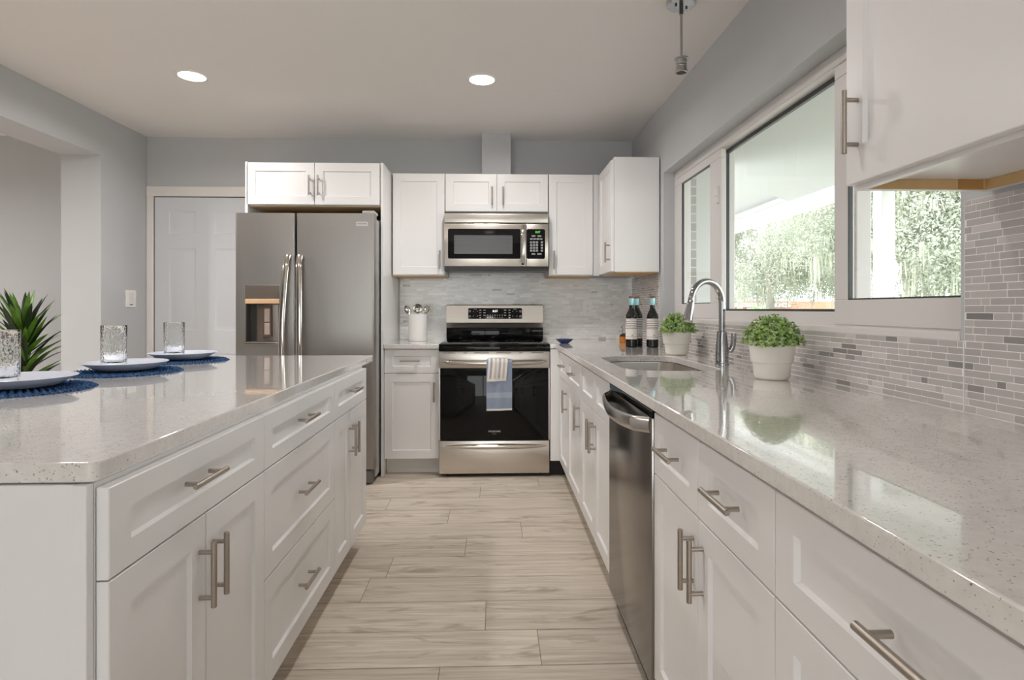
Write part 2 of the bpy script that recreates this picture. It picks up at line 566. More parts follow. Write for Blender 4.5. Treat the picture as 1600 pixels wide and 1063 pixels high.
def thing(name, label, cat, loc=(0, 0, 0), rz=0.0, group=None):
    o = bpy.data.objects.new(name, None)
    o.empty_display_size = 0.05
    COL.objects.link(o)
    o.location = loc
    o.rotation_euler = (0, 0, rz)
    ROOTM[o.name] = T(*loc) @ Rz(rz)
    o["label"] = label
    o["category"] = cat
    if group:
        o["group"] = group
    return o


def tag(o, label, cat, group=None):
    o["label"] = label
    o["category"] = cat
    if group:
        o["group"] = group
    return o


def place_origin(o, loc):
    """move a single-mesh thing's origin to its base point, geometry stays put."""
    o.data.transform(T(-loc[0], -loc[1], -loc[2]))
    o.location = loc
    return o


def struct(name, bm, mats, parent=None, smooth=30, bevel=None):
    o = obj(name, bm, mats, parent, smooth=smooth, bevel=bevel)
    if parent is None:
        o["kind"] = "structure"
    return o


def copy_thing(root, loc, rz=None, label=None):
    r = root.copy(); COL.objects.link(r); r.location = loc
    if rz is not None:
        r.rotation_euler = (0, 0, rz)
    if label:
        r["label"] = label
    for ch in root.children:
        c = ch.copy(); COL.objects.link(c); c.parent = r
        for g in ch.children:
            d = g.copy(); COL.objects.link(d); d.parent = c
    return r


def text_bm(body, size, m, align='CENTER', depth=0.0004):
    """letter shapes as a mesh, written in local xz facing -y through matrix m"""
    cu = bpy.data.curves.new("lettering", 'FONT')
    cu.body = body; cu.size = size; cu.align_x = align; cu.align_y = 'CENTER'
    cu.extrude = depth; cu.resolution_u = 3
    to = bpy.data.objects.new("lettering", cu)
    COL.objects.link(to)
    bpy.context.view_layer.update()
    dg = bpy.context.evaluated_depsgraph_get()
    me = bpy.data.meshes.new_from_object(to.evaluated_get(dg))
    bm = new(); bm.from_mesh(me)
    bm.transform(m @ Rx(R(90)))
    bpy.data.objects.remove(to); bpy.data.meshes.remove(me); bpy.data.curves.remove(cu)
    return bm


def join_bm(dst, src):
    me = bpy.data.meshes.new("tmp"); src.to_mesh(me); src.free()
    dst.from_mesh(me); bpy.data.meshes.remove(me)


# ------------------------------------------------------------------ room shell
XW, YW, XL, ZC = 1.118, 4.643, -2.717, 2.504
CT, ST = 0.910, 0.032          # counter top height, slab thickness


def build_floor():
    rng = random.Random(7)
    bm = new()
    lay = bm.loops.layers.color.new("tint")
    box(bm, -6.2, 1.5, -3.6, 4.9, -0.10, -0.002, mi=1)
    joints = {0: .157, -1: -.172, 3: -.462, 4: -.134, 5: .147, 8: -.083, 9: .30, 7: -0.62}
    P0, PW, PL, G = 1.874, 0.2095, 1.22, 0.0012
    k0 = math.floor((-3.4 - P0) / PW); k1 = math.ceil((4.64 - P0) / PW)
    for k in range(k0, k1):
        y0 = P0 + k * PW
        ph = joints.get(k, rng.uniform(0, PL))
        x = ph - PL * math.ceil((ph + 6.1) / PL)
        while x < 1.3:
            a, b_, c = rng.random(), rng.random(), rng.random()
            vs = [bm.verts.new(p) for p in ((x + G, y0 + G, 0), (x + PL - G, y0 + G, 0), (x + PL - G, y0 + PW - G, 0), (x + G, y0 + PW - G, 0))]
            f = bm.faces.new(vs)
            for lp in f.loops:
                lp[lay] = (a, b_, c, 1)
            x += PL
    o = struct("floor", bm, [M_floor, mat("floor_grout", (0.22, 0.19, 0.16), 0.9)], smooth=0)
    return o


build_floor()

bm = new(); box(bm, -6.2, 1.5, -3.6, 4.9, ZC, ZC + 0.15)
struct("ceiling", bm, M_ceil)
bm = new(); box(bm, -6.2, 1.5, YW, YW + 0.2, 0, ZC)
struct("wall_back", bm, M_wall)
# right wall with the window opening
WY0, WY1, WZ0, WZ1 = 1.352, 3.775, 1.094, 2.048
bm = new()
box(bm, XW, 1.30, -3.4, WY0, 0, ZC)
box(bm, XW, 1.30, WY1, YW, 0, ZC)
box(bm, XW, 1.30, WY0, WY1, 0, WZ0)
box(bm, XW, 1.30, WY0, WY1, WZ1, ZC)
struct("wall_right", bm, M_wall)
# left wall: pier by the door, header over the opening, wall behind the camera
bm = new()
box(bm, XL - 0.27, XL, 4.107, YW, 0, 2.22)
box(bm, XL - 0.27, XL, -3.4, YW, 2.22, ZC)
box(bm, XL - 0.27, XL, -3.4, -1.2, 0, 2.22)
struct("wall_left", bm, M_wall)
bm = new(); box(bm, -6.2, -6.0, -3.4, YW, 0, ZC)
struct("wall_far_left", bm, M_wall)
bm = new()
RX0, RX1 = -2.0, 0.45  # width of the rear opening added for fill daylight
box(bm, -6.0, RX0, -3.6, -3.4, 0, ZC)
box(bm, RX1, 1.3, -3.6, -3.4, 0, ZC)
box(bm, RX0, RX1, -3.6, -3.4, 2.1, ZC)
struct("wall_front", bm, M_wall)

# boxed duct above the microwave cabinet
bm = new(); box(bm, -.087, .134, 4.45, YW, 2.162, ZC)
struct("trim_2", bm, M_wall)

# door and casing on the back wall
bm = new()
box(bm, -2.715, -2.661, YW - 0.018, YW + 0.02, 0.0, 2.036, 0.004)
box(bm, -2.715, -1.69, YW - 0.018, YW + 0.02, 2.036, 2.116, 0.004)
struct("trim_1", bm, M_trim)


def six_panel_door():
    bm = new()
    x0, x1 = -2.655, -1.845
    xs = [x0, -2.546, -2.339, -2.194, -1.987, x1]
    zs = [0.01, 0.23, 0.80, 0.985, 1.628, 1.743, 1.921, 2.030]
    yf = YW - 0.006
    for i in range(5):
        for j in range(7):
            a, b, c, d = xs[i], xs[i + 1], zs[j], zs[j + 1]
            if i in (1, 3) and j in (1, 3, 5):
                loft_rects(bm, a, b, c, d, [(0, yf), (0.004, yf + 0.003), (0.012, yf + 0.005), (0.022, yf + 0.005), (0.040, yf + 0.001)], cap_back=False)
            else:
                bm.faces.new([bm.verts.new(p) for p in ((a, yf, c), (b, yf, c), (b, yf, d), (a, yf, d))])
    box(bm, x0, x1, yf + 0.010, YW + 0.03, 0.01, 2.03)
    return bm


d1 = struct("door_1", six_panel_door(), M_doorp)
bm = new()
box(bm, -2.661, -2.655, YW - 0.004, YW + 0.02, 0, 2.036)
box(bm, -2.661, -1.84, YW - 0.004, YW + 0.02, 2.030, 2.036)
obj("door_gap_seal", bm, M_dark, d1)

# ------------------------------------------------------------------ kitchen window


def ring_y(bm, xa, xb, y0, y1, z0, z1, t, bev=0.003):
    """rectangular frame lying in the yz plane; t = (near, far, bottom, top) widths"""
    tn, tf, tb, tt = t
    box(bm, xa, xb, y0, y1, z0, z0 + tb, bev)
    box(bm, xa, xb, y0, y1, z1 - tt, z1, bev)
    box(bm, xa, xb, y0, y0 + tn, z0 + tb, z1 - tt, bev)
    box(bm, xa, xb, y1 - tf, y1, z0 + tb, z1 - tt, bev)


win = bpy.data.objects.new("window_1", None); COL.objects.link(win)
win["kind"] = "structure"
ROOTM["window_1"] = Matrix.Identity(4)
bm = new()
ring_y(bm, 1.19, 1.285, WY0, WY1, WZ0, WZ1, (0.035, 0.035, 0.050, 0.050))
box(bm, 1.232, 1.285, 1.93, 2.02, WZ0 + .05, WZ1 - .05, 0.003)
box(bm, 1.232, 1.285, 3.045, 3.11, WZ0 + .05, WZ1 - .05, 0.003)
obj("window_frame", bm, M_vinyl, win)
bm = new(); box(bm, 1.112, 1.20, WY0, WY1, WZ0 - 0.018, WZ0 + 0.004, 0.003)
obj("window_sill", bm, M_vinyl, win)
# sliding sashes (inner track) and the fixed light (outer track)


def sash(y0, y1, t, name):
    bm = new(); ring_y(bm, 1.186, 1.212, y0, y1, WZ0 + 0.006, WZ1 - 0.055, t)
    s = obj(name, bm, M_vinyl, win)
    a0, a1, b0, b1 = y0 + t[0], y1 - t[1], WZ0 + 0.006 + t[2], WZ1 - 0.055 - t[3]
    bm = new(); ring_y(bm, 1.189, 1.202, a0, a1, b0, b1, (0.005, 0.005, 0.005, 0.005), 0)
    obj("gasket", bm, M_gasket, s)
    bm = new(); box(bm, 1.197, 1.201, a0 + .004, a1 - .004, b0 + .004, b1 - .004)
    obj("pane", bm, M_pane, s)
    return s


s1 = sash(2.985, 3.742, (0.155, 0.118, 0.084, 0.046), "window_sash")
s2 = sash(1.386, 1.982, (0.045, 0.075, 0.084, 0.046), "window_sash")
bm = new(); ring_y(bm, 1.238, 1.254, 2.02, 3.055, WZ0 + .05, WZ1 - .05, (0.006, 0.012, 0.010, 0.018), 0)
obj("gasket", bm, M_gasket, win)
bm = new(); box(bm, 1.246, 1.250, 2.025, 3.05, WZ0 + .055, WZ1 - .055)
obj("pane", bm, M_pane, win)
for zc in (1.755, 1.255):
    bm = new()
    box(bm, 1.176, 1.187, 3.005, 3.03, zc - 0.045, zc + 0.045, 0.004, 2)
    box(bm, 1.164, 1.177, 3.010, 3.026, zc - 0.008, zc + 0.03, 0.004, 2)
    obj("window_latch", bm, M_ceramic, s1)

# unseen glass doors added behind the camera to let in fill daylight
w2 = bpy.data.objects.new("added_fill_window", None); COL.objects.link(w2); w2["kind"] = "structure"
bm = new()
for xa in (RX0, (RX0 + RX1) / 2 - .04, RX1 - .06):
    box(bm, xa, xa + 0.06, -3.53, -3.46, 0, 2.1)
box(bm, RX0, RX1, -3.53, -3.46, 2.04, 2.1); box(bm, RX0, RX1, -3.53, -3.46, 0, .07)
obj("window_frame", bm, M_vinyl, w2)
bm = new(); box(bm, RX0 + .05, RX1 - .05, -3.50, -3.495, .06, 2.05)
obj("pane", bm, M_pane, w2)

# ------------------------------------------------------------------ mosaic backsplash (real tiles)


def tile_run(name, label, length, regions, xf, seed, dark, base, dcol):
    """regions: list of (s0, s1, z0, z1) along the run; xf maps (s, depth, z) to world"""
    rng = random.Random(seed)
    bm = new()
    lay = bm.loops.layers.color.new("tint")
    RH, G = 0.01675, 0.0022

    def paint(fs, c):
        for f in fs:
            for lp in f.loops:
                lp[lay] = (*c, 1)
    for (s0, s1, z0, z1) in regions:
        fs = box(bm, s0, s1, -0.004, 0, z0, z1)
        for f in fs:
            f.material_index = 1
        paint(fs, (.78, .775, .765))
    z = 0.9125
    while z < 1.44:
        s = -rng.uniform(0, 0.1)
        while s < length:
            L = rng.choice([0.024, 0.036, 0.048, 0.048, 0.062, 0.075, 0.075, 0.098])
            v = rng.random()
            if v < dark:
                c = rng.choice(dcol)
            else:
                k = rng.uniform(0.96, 1.04)
                c = tuple(min(1, q * k) for q in base)
                if v > 0.90:
                    c = tuple(min(1, q * 1.10) for q in base)
            za, zb = z, z + RH - G
            for (s0, s1, z0, z1) in regions:
                a, b = max(s, s0 + 0.002), min(s + L - G, s1 - 0.002)
                c0, c1 = max(za, z0), min(zb, z1 - 0.001)
                if b - a > 0.004 and c1 - c0 > 0.004:
                    e = 0.0007
                    v8 = [bm.verts.new(p) for p in ((a, -.004, c0), (b, -.004, c0), (b, -.004, c1), (a, -.004, c1),
                                                    (a + e, -.0052, c0 + e), (b - e, -.0052, c0 + e), (b - e, -.0052, c1 - e), (a + e, -.0052, c1 - e))]
                    fs = [bm.faces.new([v8[i] for i in q]) for q in ((4, 5, 6, 7), (0, 1, 5, 4), (1, 2, 6, 5), (2, 3, 7, 6), (3, 0, 4, 7))]
                    paint(fs, c)
            s += L
        z += RH
    for v in bm.verts:
        v.co = Vector(xf(v.co.x, v.co.y, v.co.z))
    bmesh.ops.recalc_face_normals(bm, faces=bm.faces)
    o = obj(name, bm, [M_tile, M_grout], smooth=0)
    return tag(o, label, "backsplash")


XB0 = -0.742
tile_run("mosaic_backsplash", "pale glass mosaic tile on the back wall behind the range", 2.0,
         [(0, XW - XB0 - 0.002, 0.8, 1.400), (XB0 + 0.742 + 0.39, 1.145, 1.4005, 1.445)],
         lambda s, d, z: (XB0 + s, YW - 0.0005 + d, z), 3, 0.02, (.93, .935, .93), [(.78, .78, .78)])
tile_run("mosaic_backsplash", "gray mosaic tile with dark accents on the window wall", 5.0,
         [(0, YW - 3.875, 0.8, 1.400), (YW - 3.873, YW - WY0 + .006, 0.8, WZ0 - 0.016), (YW - WY0 + 0.008, 4.9, 0.8, 1.409)],
         lambda s, d, z: (XW - 0.0005 + d, YW - 0.008 - s, z), 5, 0.075, (.745, .725, .715), [(.57, .56, .55), (.60, .585, .575), (.54, .53, .52)])

# ------------------------------------------------------------------ cabinets


def shaker_bm(x0, x1, z0, z1, t=0.02, stile=0.057, rail=None, rec=0.009):
    bm = new()
    rail = stile if rail is None else rail
    b = 0.0016
    loft_rects(bm, x0, x1, z0, z1, [(0, t), (0, b), (b, 0), ((stile, rail), 0), ((stile + .004, rail + .004), rec)])
    return bm


def bar_handle(parent, x, z, vert=True, L=0.137, cc=0.096, so=0.030, rad=0.006):
    bm = new()
    if vert:
        cyl(bm, (x, -so, z - L / 2), (x, -so, z + L / 2), rad, 16, bev=0.0012)
        for s in (-1, 1):
            cyl(bm, (x, 0.0, z + s * cc / 2), (x, -so, z + s * cc / 2), rad * .82, 12)
    else:
        cyl(bm, (x - L / 2, -so, z), (x + L / 2, -so, z), rad, 16, bev=0.0012)
        for s in (-1, 1):
            cyl(bm, (x + s * cc / 2, 0.0, z), (x + s * cc / 2, -so, z), rad * .82, 12)
    return obj("handle", bm, M_nickel, parent)


GAP = 0.0016


def front(parent, kind, x0, x1, z0, z1, handle=None, rail=None, stile=0.057, rec=0.009):
    d = obj(kind, shaker_bm(x0 + GAP, x1 - GAP, z0 + GAP, z1 - GAP, stile=stile, rail=rail, rec=rec), M_white, parent)
    if handle:
        bar_handle(d, handle[1], handle[2], handle[0] == 'v')
    return d


def base_cabinet(label, loc, rz, w, fronts, depth=0.60, toe=True, ztop=0.876, body_pad=0.0, toe_mat=None, side_pad=0.0):
    t = thing("base_cabinet", label, "cabinet", loc, rz)
    bm = new()
    box(bm, 0, w, 0.0215, depth, 0.115, ztop, 0.001)
    obj("body", bm, M_white, t)
    bm = new()
    box(bm, 0.001, w - 0.001, 0.085, depth, 0.0, 0.114)
    obj("toe_kick", bm, toe_mat or M_toe, t)
    for f in fronts:
        front(t, *f)
    return t


# --- sink run along the right wall: local x runs towards the camera
XF = 0.452
DB = 0.692     # bottom of the top drawers


def right_cab(label, yfar, ynear, fr, **k):
    return base_cabinet(label, (XF, yfar, 0), -PI / 2, yfar - ynear - 0.001, fr, depth=XW - XF - 0.012, **k)


DT = 0.864
w = 3.935 - 3.505
cA = right_cab("narrow white base cabinet in the corner just right of the range", 3.935, 3.505,
               [("drawer", 0.0, w, DB, DT, ('h', w / 2, 0.785), 0.048, 0.05),
                ("door", 0.0, w, 0.115, DB, ('v', w - 0.035, 0.585))])
bm = new(); box(bm, .390, XF + 0.0205, 3.950, 3.968, 0.115, 0.876, 0.001)
obj("filler_panel", bm, M_white, cA, world=True)
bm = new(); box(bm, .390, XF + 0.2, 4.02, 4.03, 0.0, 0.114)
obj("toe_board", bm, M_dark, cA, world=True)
w = 3.505 - 2.985
right_cab("white base cabinet with one drawer, between sink cabinet and corner cabinet", 3.505, 2.985,
          [("drawer", 0.0, w, DB, DT, ('h', w / 2, 0.785), 0.048),
           ("door", 0.0, w, 0.115, DB, ('v', w - 0.04, 0.585))])
w = 2.985 - 2.224
right_cab("white sink base cabinet left of the dishwasher with two doors and two blank fronts", 2.985, 2.224,
          [("blank_drawer_front", 0.0, w / 2 + .02, DB, DT, None, 0.048), ("blank_drawer_front", w / 2 + .02, w, DB, DT, None, 0.048),
           ("door", 0.0, w / 2 + .02, 0.115, DB, ('v', w / 2 - 0.016, 0.585)),
           ("door", w / 2 + .02, w, 0.115, DB, ('v', w / 2 + 0.056, 0.585))], ztop=0.655)
w = 1.617 - 0.918
c = w / 2
right_cab("white base cabinet right of the dishwasher with two drawers over two doors", 1.617, 0.918,
          [("drawer", 0.0, c, DB, DT, ('h', c / 2 - .01, 0.785), 0.048), ("drawer", c, w, DB, DT, ('h', c * 1.5 - .01, 0.785), 0.048),
           ("door", 0.0, c, 0.115, DB, ('v', c - 0.03, 0.588)), ("door", c, w, 0.115, DB, ('v', c + 0.03, 0.588))])
w = 0.918 - 0.275
right_cab("wide white drawer cabinet nearest the camera, lower right", 0.918, 0.275,
          [("drawer", 0.0, w, DB, DT, ('h', w / 2, 0.785), 0.048),
           ("drawer", 0.0, w, 0.405, DB, ('h', w / 2, 0.55)),
           ("drawer", 0.0, w, 0.115, 0.405, ('h', w / 2, 0.262))])

# --- island: local x runs away from the camera, fronts face +x
XI = -0.618
IB = 0.716


def island_cab(label, y0, y1, fr):
    return base_cabinet(label, (XI, y0, 0), PI / 2, y1 - y0 - 0.001, fr, depth=0.60)


IT = 0.868
w = 1.586 - 0.952
c = w / 2
i1 = island_cab("white island cabinet nearest the camera, one drawer over two doors", 0.952, 1.586,
                [("drawer", 0, w, IB, IT, ('h', c - .035, 0.802), 0.046),
                 ("door", 0, c, 0.115, IB, ('v', c - 0.028, 0.594)), ("door", c, w, 0.115, IB, ('v', c + 0.03, 0.594))])
w = 2.280 - 1.586
i2 = island_cab("white three drawer island cabinet in the middle of the island", 1.586, 2.280,
                [("drawer", 0, w, IB, IT, ('h', w / 2 - .02, 0.800), 0.046),
                 ("drawer", 0, w, 0.416, IB, ('h', w / 2 - .02, 0.572)),
                 ("drawer", 0, w, 0.115, 0.416, ('h', w / 2 - .02, 0.275))])
w = 2.845 - 2.280
c = w / 2 - .03
i3 = island_cab("white island cabinet at the far end beside the refrigerator", 2.280, 2.845,
                [("drawer", 0, w, IB, IT, ('h', w / 2, 0.800), 0.046),
                 ("door", 0, c, 0.115, IB, ('v', c - 0.03, 0.594)), ("door", c, w, 0.115, IB, ('v', c + 0.03, 0.594))])
# end panel towards the camera, with the stile on its right
t = thing("island_end_panel", "plain white end panel of the island facing the camera", "panel", (-0.95, 0.94, 0))
bm = new(); box(bm, -1.36, -0.662, 0.938, 0.9505, 0.0, 0.876, 0.001)
obj("panel", bm, M_white, t, world=True)
bm = new(); box(bm, -0.6615, -0.6400, 0.9335, 0.9505, 0.0, 0.876, 0.001)
obj("stile", bm, M_white, t, world=True)
# back of the island carrying the bar overhang
bm = new(); box(bm, -1.36, -1.225, 0.952, 2.95, 0.0, 0.876, 0.001)
o = obj("island_back_panel", bm, M_white)
tag(o, "white back panel of the island under the place settings", "panel")
place_origin(o, (-1.29, 1.9, 0))

# --- cabinet left of the range
w = 0.380
base_cabinet("narrow white base cabinet between refrigerator panel and range", (-0.754, 4.031, 0), 0, w,
             [("drawer", 0, w, 0.708, 0.874, ('h', w / 2 - .01, 0.795), 0.046),
              ("door", 0, w, 0.115, 0.708, ('v', w - 0.035, 0.58))], depth=YW - 4.031 - 0.01)

# --- refrigerator enclosure
bm = new(); box(bm, -0.7725, -0.7555, 4.010, YW - 0.009, 0.0, 2.158, 0.001)
o = obj("refrigerator_end_panel", bm, M_white)
tag(o, "tall white end panel between refrigerator and range cabinets", "panel"); place_origin(o, (-.764, 4.3, 0))
bm = new(); box(bm, -1.692, -1.6745, 4.010, YW - 0.025, 0.0, 2.158, 0.001)
o = obj("refrigerator_end_panel", bm, M_white)
tag(o, "white end panel left of the refrigerator beside the gray door", "panel"); place_origin(o, (-1.683, 4.3, 0))


def wall_cabinet(label, loc, rz, w, z0, z1, depth, doors, open_bottom=False):
    t = thing("wall_cabinet", label, "cabinet", loc, rz)
    bm = new()
    if open_bottom:
        e = 0.016
        box(bm, 0, w, 0.0215, depth, z0 + 0.022, z1)
        for a in ((0, e, .0215, depth), (w - e, w, .0215, depth), (e, w - e, .0215, .0215 + e), (e, w - e, depth - e, depth)):
            box(bm, a[0], a[1], a[2], a[3], z0, z0 + 0.0215)
    else:
        box(bm, 0, w, 0.0215, depth, z0, z1, 0.001)
    obj("body", bm, M_white, t)
    bm = new()
    if not open_bottom:
        box(bm, 0.004, w - 0.004, 0.03, depth - .004, z0 - 0.006, z0 - 0.0002)
        obj("underside", bm, M_raw, t, label="bare wood underside")
    for d in doors:
        front(t, *d)
    return t


w = -0.7735 - (-1.6735)
wall_cabinet("white two door cabinet above the refrigerator", (-1.6735, 4.010, 0), 0, w, 1.862, 2.158, YW - 4.010 - 0.01,
             [("door", -0.010, w / 2, 1.866, 2.156, ('v', w / 2 - 0.03, 1.995)), ("door", w / 2, w - 0.006, 1.866, 2.156, ('v', w / 2 + 0.03, 1.995))])
YU = 4.313
DU = YW - YU - 0.009
w = 0.388
wall_cabinet("tall white wall cabinet left of the microwave", (-0.748, YU, 0), 0, w, 1.402, 2.160, DU,
             [("door", 0.004, w, 1.406, 2.158, ('v', w - 0.034, 1.516))])
w = 0.766
wall_cabinet("short white two door cabinet above the microwave", (-0.357, YU, 0), 0, w, 1.872, 2.160, DU,
             [("door", 0, w / 2, 1.876, 2.158, ('v', w / 2 - 0.036, 1.990)), ("door", w / 2, w, 1.876, 2.158, ('v', w / 2 + 0.045, 1.990))])
w = 0.333
c5 = wall_cabinet("tall white wall cabinet right of the microwave", (0.413, YU, 0), 0, w, 1.402, 2.160, DU,
                  [("door", 0, w, 1.406, 2.158, ('v', 0.038, 1.516))])
bm = new(); box(bm, 0.748, 0.797, YU + .012, YU + 0.03, 1.402, 2.160)
obj("filler_strip", bm, M_white, c5, world=True)
# corner cabinet on the window wall: local x runs towards camera
w = 4.285 - 3.842
cc = wall_cabinet("white corner wall cabinet beside the window, end panel facing the camera", (0.785, 4.285, 0), -PI / 2, w, 1.402, 2.168, XW - .785 - 0.009,
                  [("door", 0.0, w - 0.004, 1.404, 2.150, ('v', w - 0.05, 1.535))])
# near cabinet, upper right
w = 1.268 - 0.20
wc = wall_cabinet("large white wall cabinet at upper right, nearest the camera", (0.785, 1.268, 0), -PI / 2, w, 1.418, 2.46, XW - .785 - 0.009,
                  [("door", 0.0, 0.66, 1.426, 2.46, ('v', 0.042, 1.557), 0.080), ("door", 0.66, w, 1.426, 2.46, None, 0.068)], open_bottom=True)
dn = XW - .785 - 0.009
bm = new()
box(bm, 0.0165, 0.0225, 0.04, dn - .017, 1.4182, 1.4395)
box(bm, 0.0230, w - .02, dn - 0.0225, dn - .0165, 1.4182, 1.4395)
obj("hanging_rail", bm, M_raw, wc, label="bare wood rail under the cabinet")
bm = new()
for (px, py) in ((0.0235, dn - 0.075), (0.0235, dn - .045)):
    cyl(bm, (px - .001, py, 1.429), (px + .0015, py, 1.429), 0.004, 10)
box(bm, 0.0226, 0.0246, dn - .085, dn - .03, 1.419, 1.442)
obj("corner_bracket", bm, mat("bracket_amber", (0.42, 0.22, 0.07), 0.4), wc)

# ------------------------------------------------------------------ countertops, sink, faucet
XE = 0.433


def counter(name, label, outer, holes=[], base=(0, 0, 0)):
    bm = new(); slab(bm, outer, holes, CT - ST, CT)
    o = obj(name, bm, M_quartz, smooth=25, bevel=0.003)
    tag(o, label, "countertop")
    return place_origin(o, base)


HOLE = rrect(0.535, 0.925, 2.262, 3.000, [0.15, 0.09, 0.11, 0.15], 10)
counter("countertop", "long speckled white quartz countertop under the window",
        [(XE, -0.35), (1.1105, -0.35), (1.1105, 4.6355), (.3905, 4.6355), (.3905, 3.985), (XE - .02, 3.985), (XE - .006, 3.979), (XE, 3.965)],
        [HOLE], (0.8, 2.0, CT - ST))
counter("countertop", "short white quartz countertop left of the range under the utensil crock",
        [(-0.7545, 4.008), (-.3745, 4.008), (-.3745, 4.6355), (-0.7545, 4.6355)], [], (-.55, 4.3, CT - ST))
counter("island_countertop", "speckled white quartz island countertop with three place settings",
        rrect(-1.70, -0.632, 0.942, 3.075, 0.014, 4), [], (-1.1, 2.0, CT - ST))

sk = thing("sink", "stainless steel undermount sink below the faucet", "sink", (.73, 2.63, 0.68))
bm = new()
depths = [(0.012, CT - ST - 0.001), (-0.004, CT - ST - 0.001), (-0.006, 0.86), (-0.012, 0.71), (-0.045, 0.682)]
rings = []
for off, z in depths:
    rr = [max(.03, q + off) for q in (0.15, 0.09, 0.11, 0.15)]
    rings.append([bm.verts.new((p[0], p[1], z)) for p in rrect(0.535 - off, 0.925 + off, 2.262 - off, 3.0 + off, rr, 10)])
for a, b in zip(rings, rings[1:]):
    n = len(a)
    for k in range(n):
        bm.faces.new((a[k], a[(k + 1) % n], b[(k + 1) % n], b[k]))
bm.faces.new(rings[-1])
obj("basin", bm, M_steel, sk, world=True, smooth=50)
bm = new(); lathe(bm, [(0, .002), (.03, .002), (.044, .004), (.046, 0)], .73, 2.66, 0.6822, 24)
obj("drain", bm, M_chrome, sk, world=True)

fx, fy = 1.006, 2.521
fa = thing("faucet", "chrome gooseneck kitchen faucet behind the sink", "faucet", (fx, fy, CT))
bm = new()
lathe(bm, [(0.031, 0), (0.031, 0.004), (0.0285, 0.008), (0.0275, 0.05), (0.0265, 0.075), (0.0215, 0.135), (0.0205, 0.145), (0.0145, 0.147)], fx, fy, CT + .0003, 32)
obj("base", bm, M_chrome, fa, world=True)
dx, dy = -math.cos(R(28)), -math.sin(R(28))
rad = 0.0955
zc = 1.273 - rad
pts = [(fx, fy, z) for z in (CT + .14, 1.08, 1.12, zc - .02)]
for k in range(0, 25):
    a = PI * k / 24 * 0.97
    r_ = rad - rad * math.cos(a)
    pts.append((fx + dx * r_, fy + dy * r_, zc + rad * math.sin(a)))
bm = new(); tube(bm, pts, 0.0132, 16)
obj("spout", bm, M_chrome, fa, world=True, smooth=60)
p = Vector(pts[-1]); tdir = (Vector(pts[-1]) - Vector(pts[-2])).normalized()
tdir = (tdir + Vector((dx, dy, 0)) * 0.10).normalized()
q = tdir.to_track_quat('Z', 'Y').to_matrix().to_4x4()
bm = new()
lathe(bm, [(0.0125, -.004), (0.0145, 0.0), (0.0145, 0.012), (0.0155, 0.02), (0.0205, 0.075), (0.0215, 0.084), (0.0195, 0.088), (0, 0.088)], seg=28, m=Matrix.Translation(p) @ q)
obj("spray_head", bm, M_chrome, fa, world=True)
bm = new()
lx, ly = 0.35, -0.94    # lever leaves the body towards the room's near side
cyl(bm, (fx, fy, CT + .062), (fx + .030 * .95, fy - .03 * .3, CT + .062), 0.014, 20, bev=.002)
tube(bm, [(fx + .028, fy - .010, CT + .060), (fx + .036, fy - .014, CT + .066), (fx + .042, fy - .018, CT + .085), (fx + .043, fy - .022, CT + .115), (fx + .042, fy - .024, CT + .138)],
     [0.013, 0.0125, 0.011, 0.0115, 0.010], 14, sx=1.0, sy=0.75)
obj("lever", bm, M_chrome, fa, world=True, smooth=60)

# ------------------------------------------------------------------ range
rg = thing("range", "freestanding stainless steel electric range with black glass top", "range", (0.008, 4.3, 0))
RL, RR = -0.371, 0.387
bm = new()
box(bm, RL + .004, RR - .004, 4.008, 4.625, 0.03, 0.900)
for sx_ in (RL + .05, RR - .05):
    for sy_ in (4.06, 4.55):
        cyl(bm, (sx_, sy_, 0), (sx_, sy_, .035), 0.016, 10)
obj("body", bm, M_blackplastic, rg, world=True)
bm = new()
box(bm, RL, RR, 3.952, 4.632, 0.903, 0.914, 0.004, 2)
box(bm, RL, RR, 3.955, 4.0, 0.864, 0.9025, 0.003, 2)
ck = obj("cooktop", bm, M_blackglass, rg, world=True)
for (bx, by, br) in ((-.18, 4.12, .105), (.20, 4.12, .08), (-.18, 4.40, .075), (.20, 4.40, .105)):
    bm = new()
    for rr in (br, br * .62):
        n = 48
        a = [bm.verts.new((bx + rr * math.cos(2 * PI * k / n), by + rr * math.sin(2 * PI * k / n), .91425)) for k in range(n)]
        b = [bm.verts.new((bx + (rr - .0022) * math.cos(2 * PI * k / n), by + (rr - .0022) * math.sin(2 * PI * k / n), .91425)) for k in range(n)]
        for k in range(n):
            bm.faces.new((a[k], a[(k + 1) % n], b[(k + 1) % n], b[k]))
    obj("burner_ring", bm, M_printdim, ck, world=True)
# backguard
BL, BR = -0.367, 0.396 - .006
bm = new()
box(bm, BL, BR, 4.553, 4.625, 0.9145, 1.006, 0.003, 2)
obj("backguard_glass", bm, M_blackglass, rg, world=True)
bm = new()
prof = [(4.547, 1.007), (4.538, 1.040), (4.536, 1.046), (4.552, 1.180), (4.556, 1.186), (4.625, 1.186), (4.625, 1.007)]
va = [bm.verts.new((BL, p[0], p[1])) for p in prof]; vb = [bm.verts.new((BR, p[0], p[1])) for p in prof]
n = len(prof)
for k in range(n):
    bm.faces.new((va[k], vb[k], vb[(k + 1) % n], va[(k + 1) % n]))
bm.faces.new(list(reversed(va))); bm.faces.new(vb)
bmesh.ops.recalc_face_normals(bm, faces=bm.faces)
bgd = obj("backguard", bm, M_steel, rg, world=True, smooth=15)
tilt = math.atan2(0.016, 0.134)
MP = T(0.0145, 4.5433, 1.117) @ Rx(-tilt)      # face frame of the control panel
bm = new()
loop = rrect(-.2105, .2105, -.0425, .0425, .008, 4)
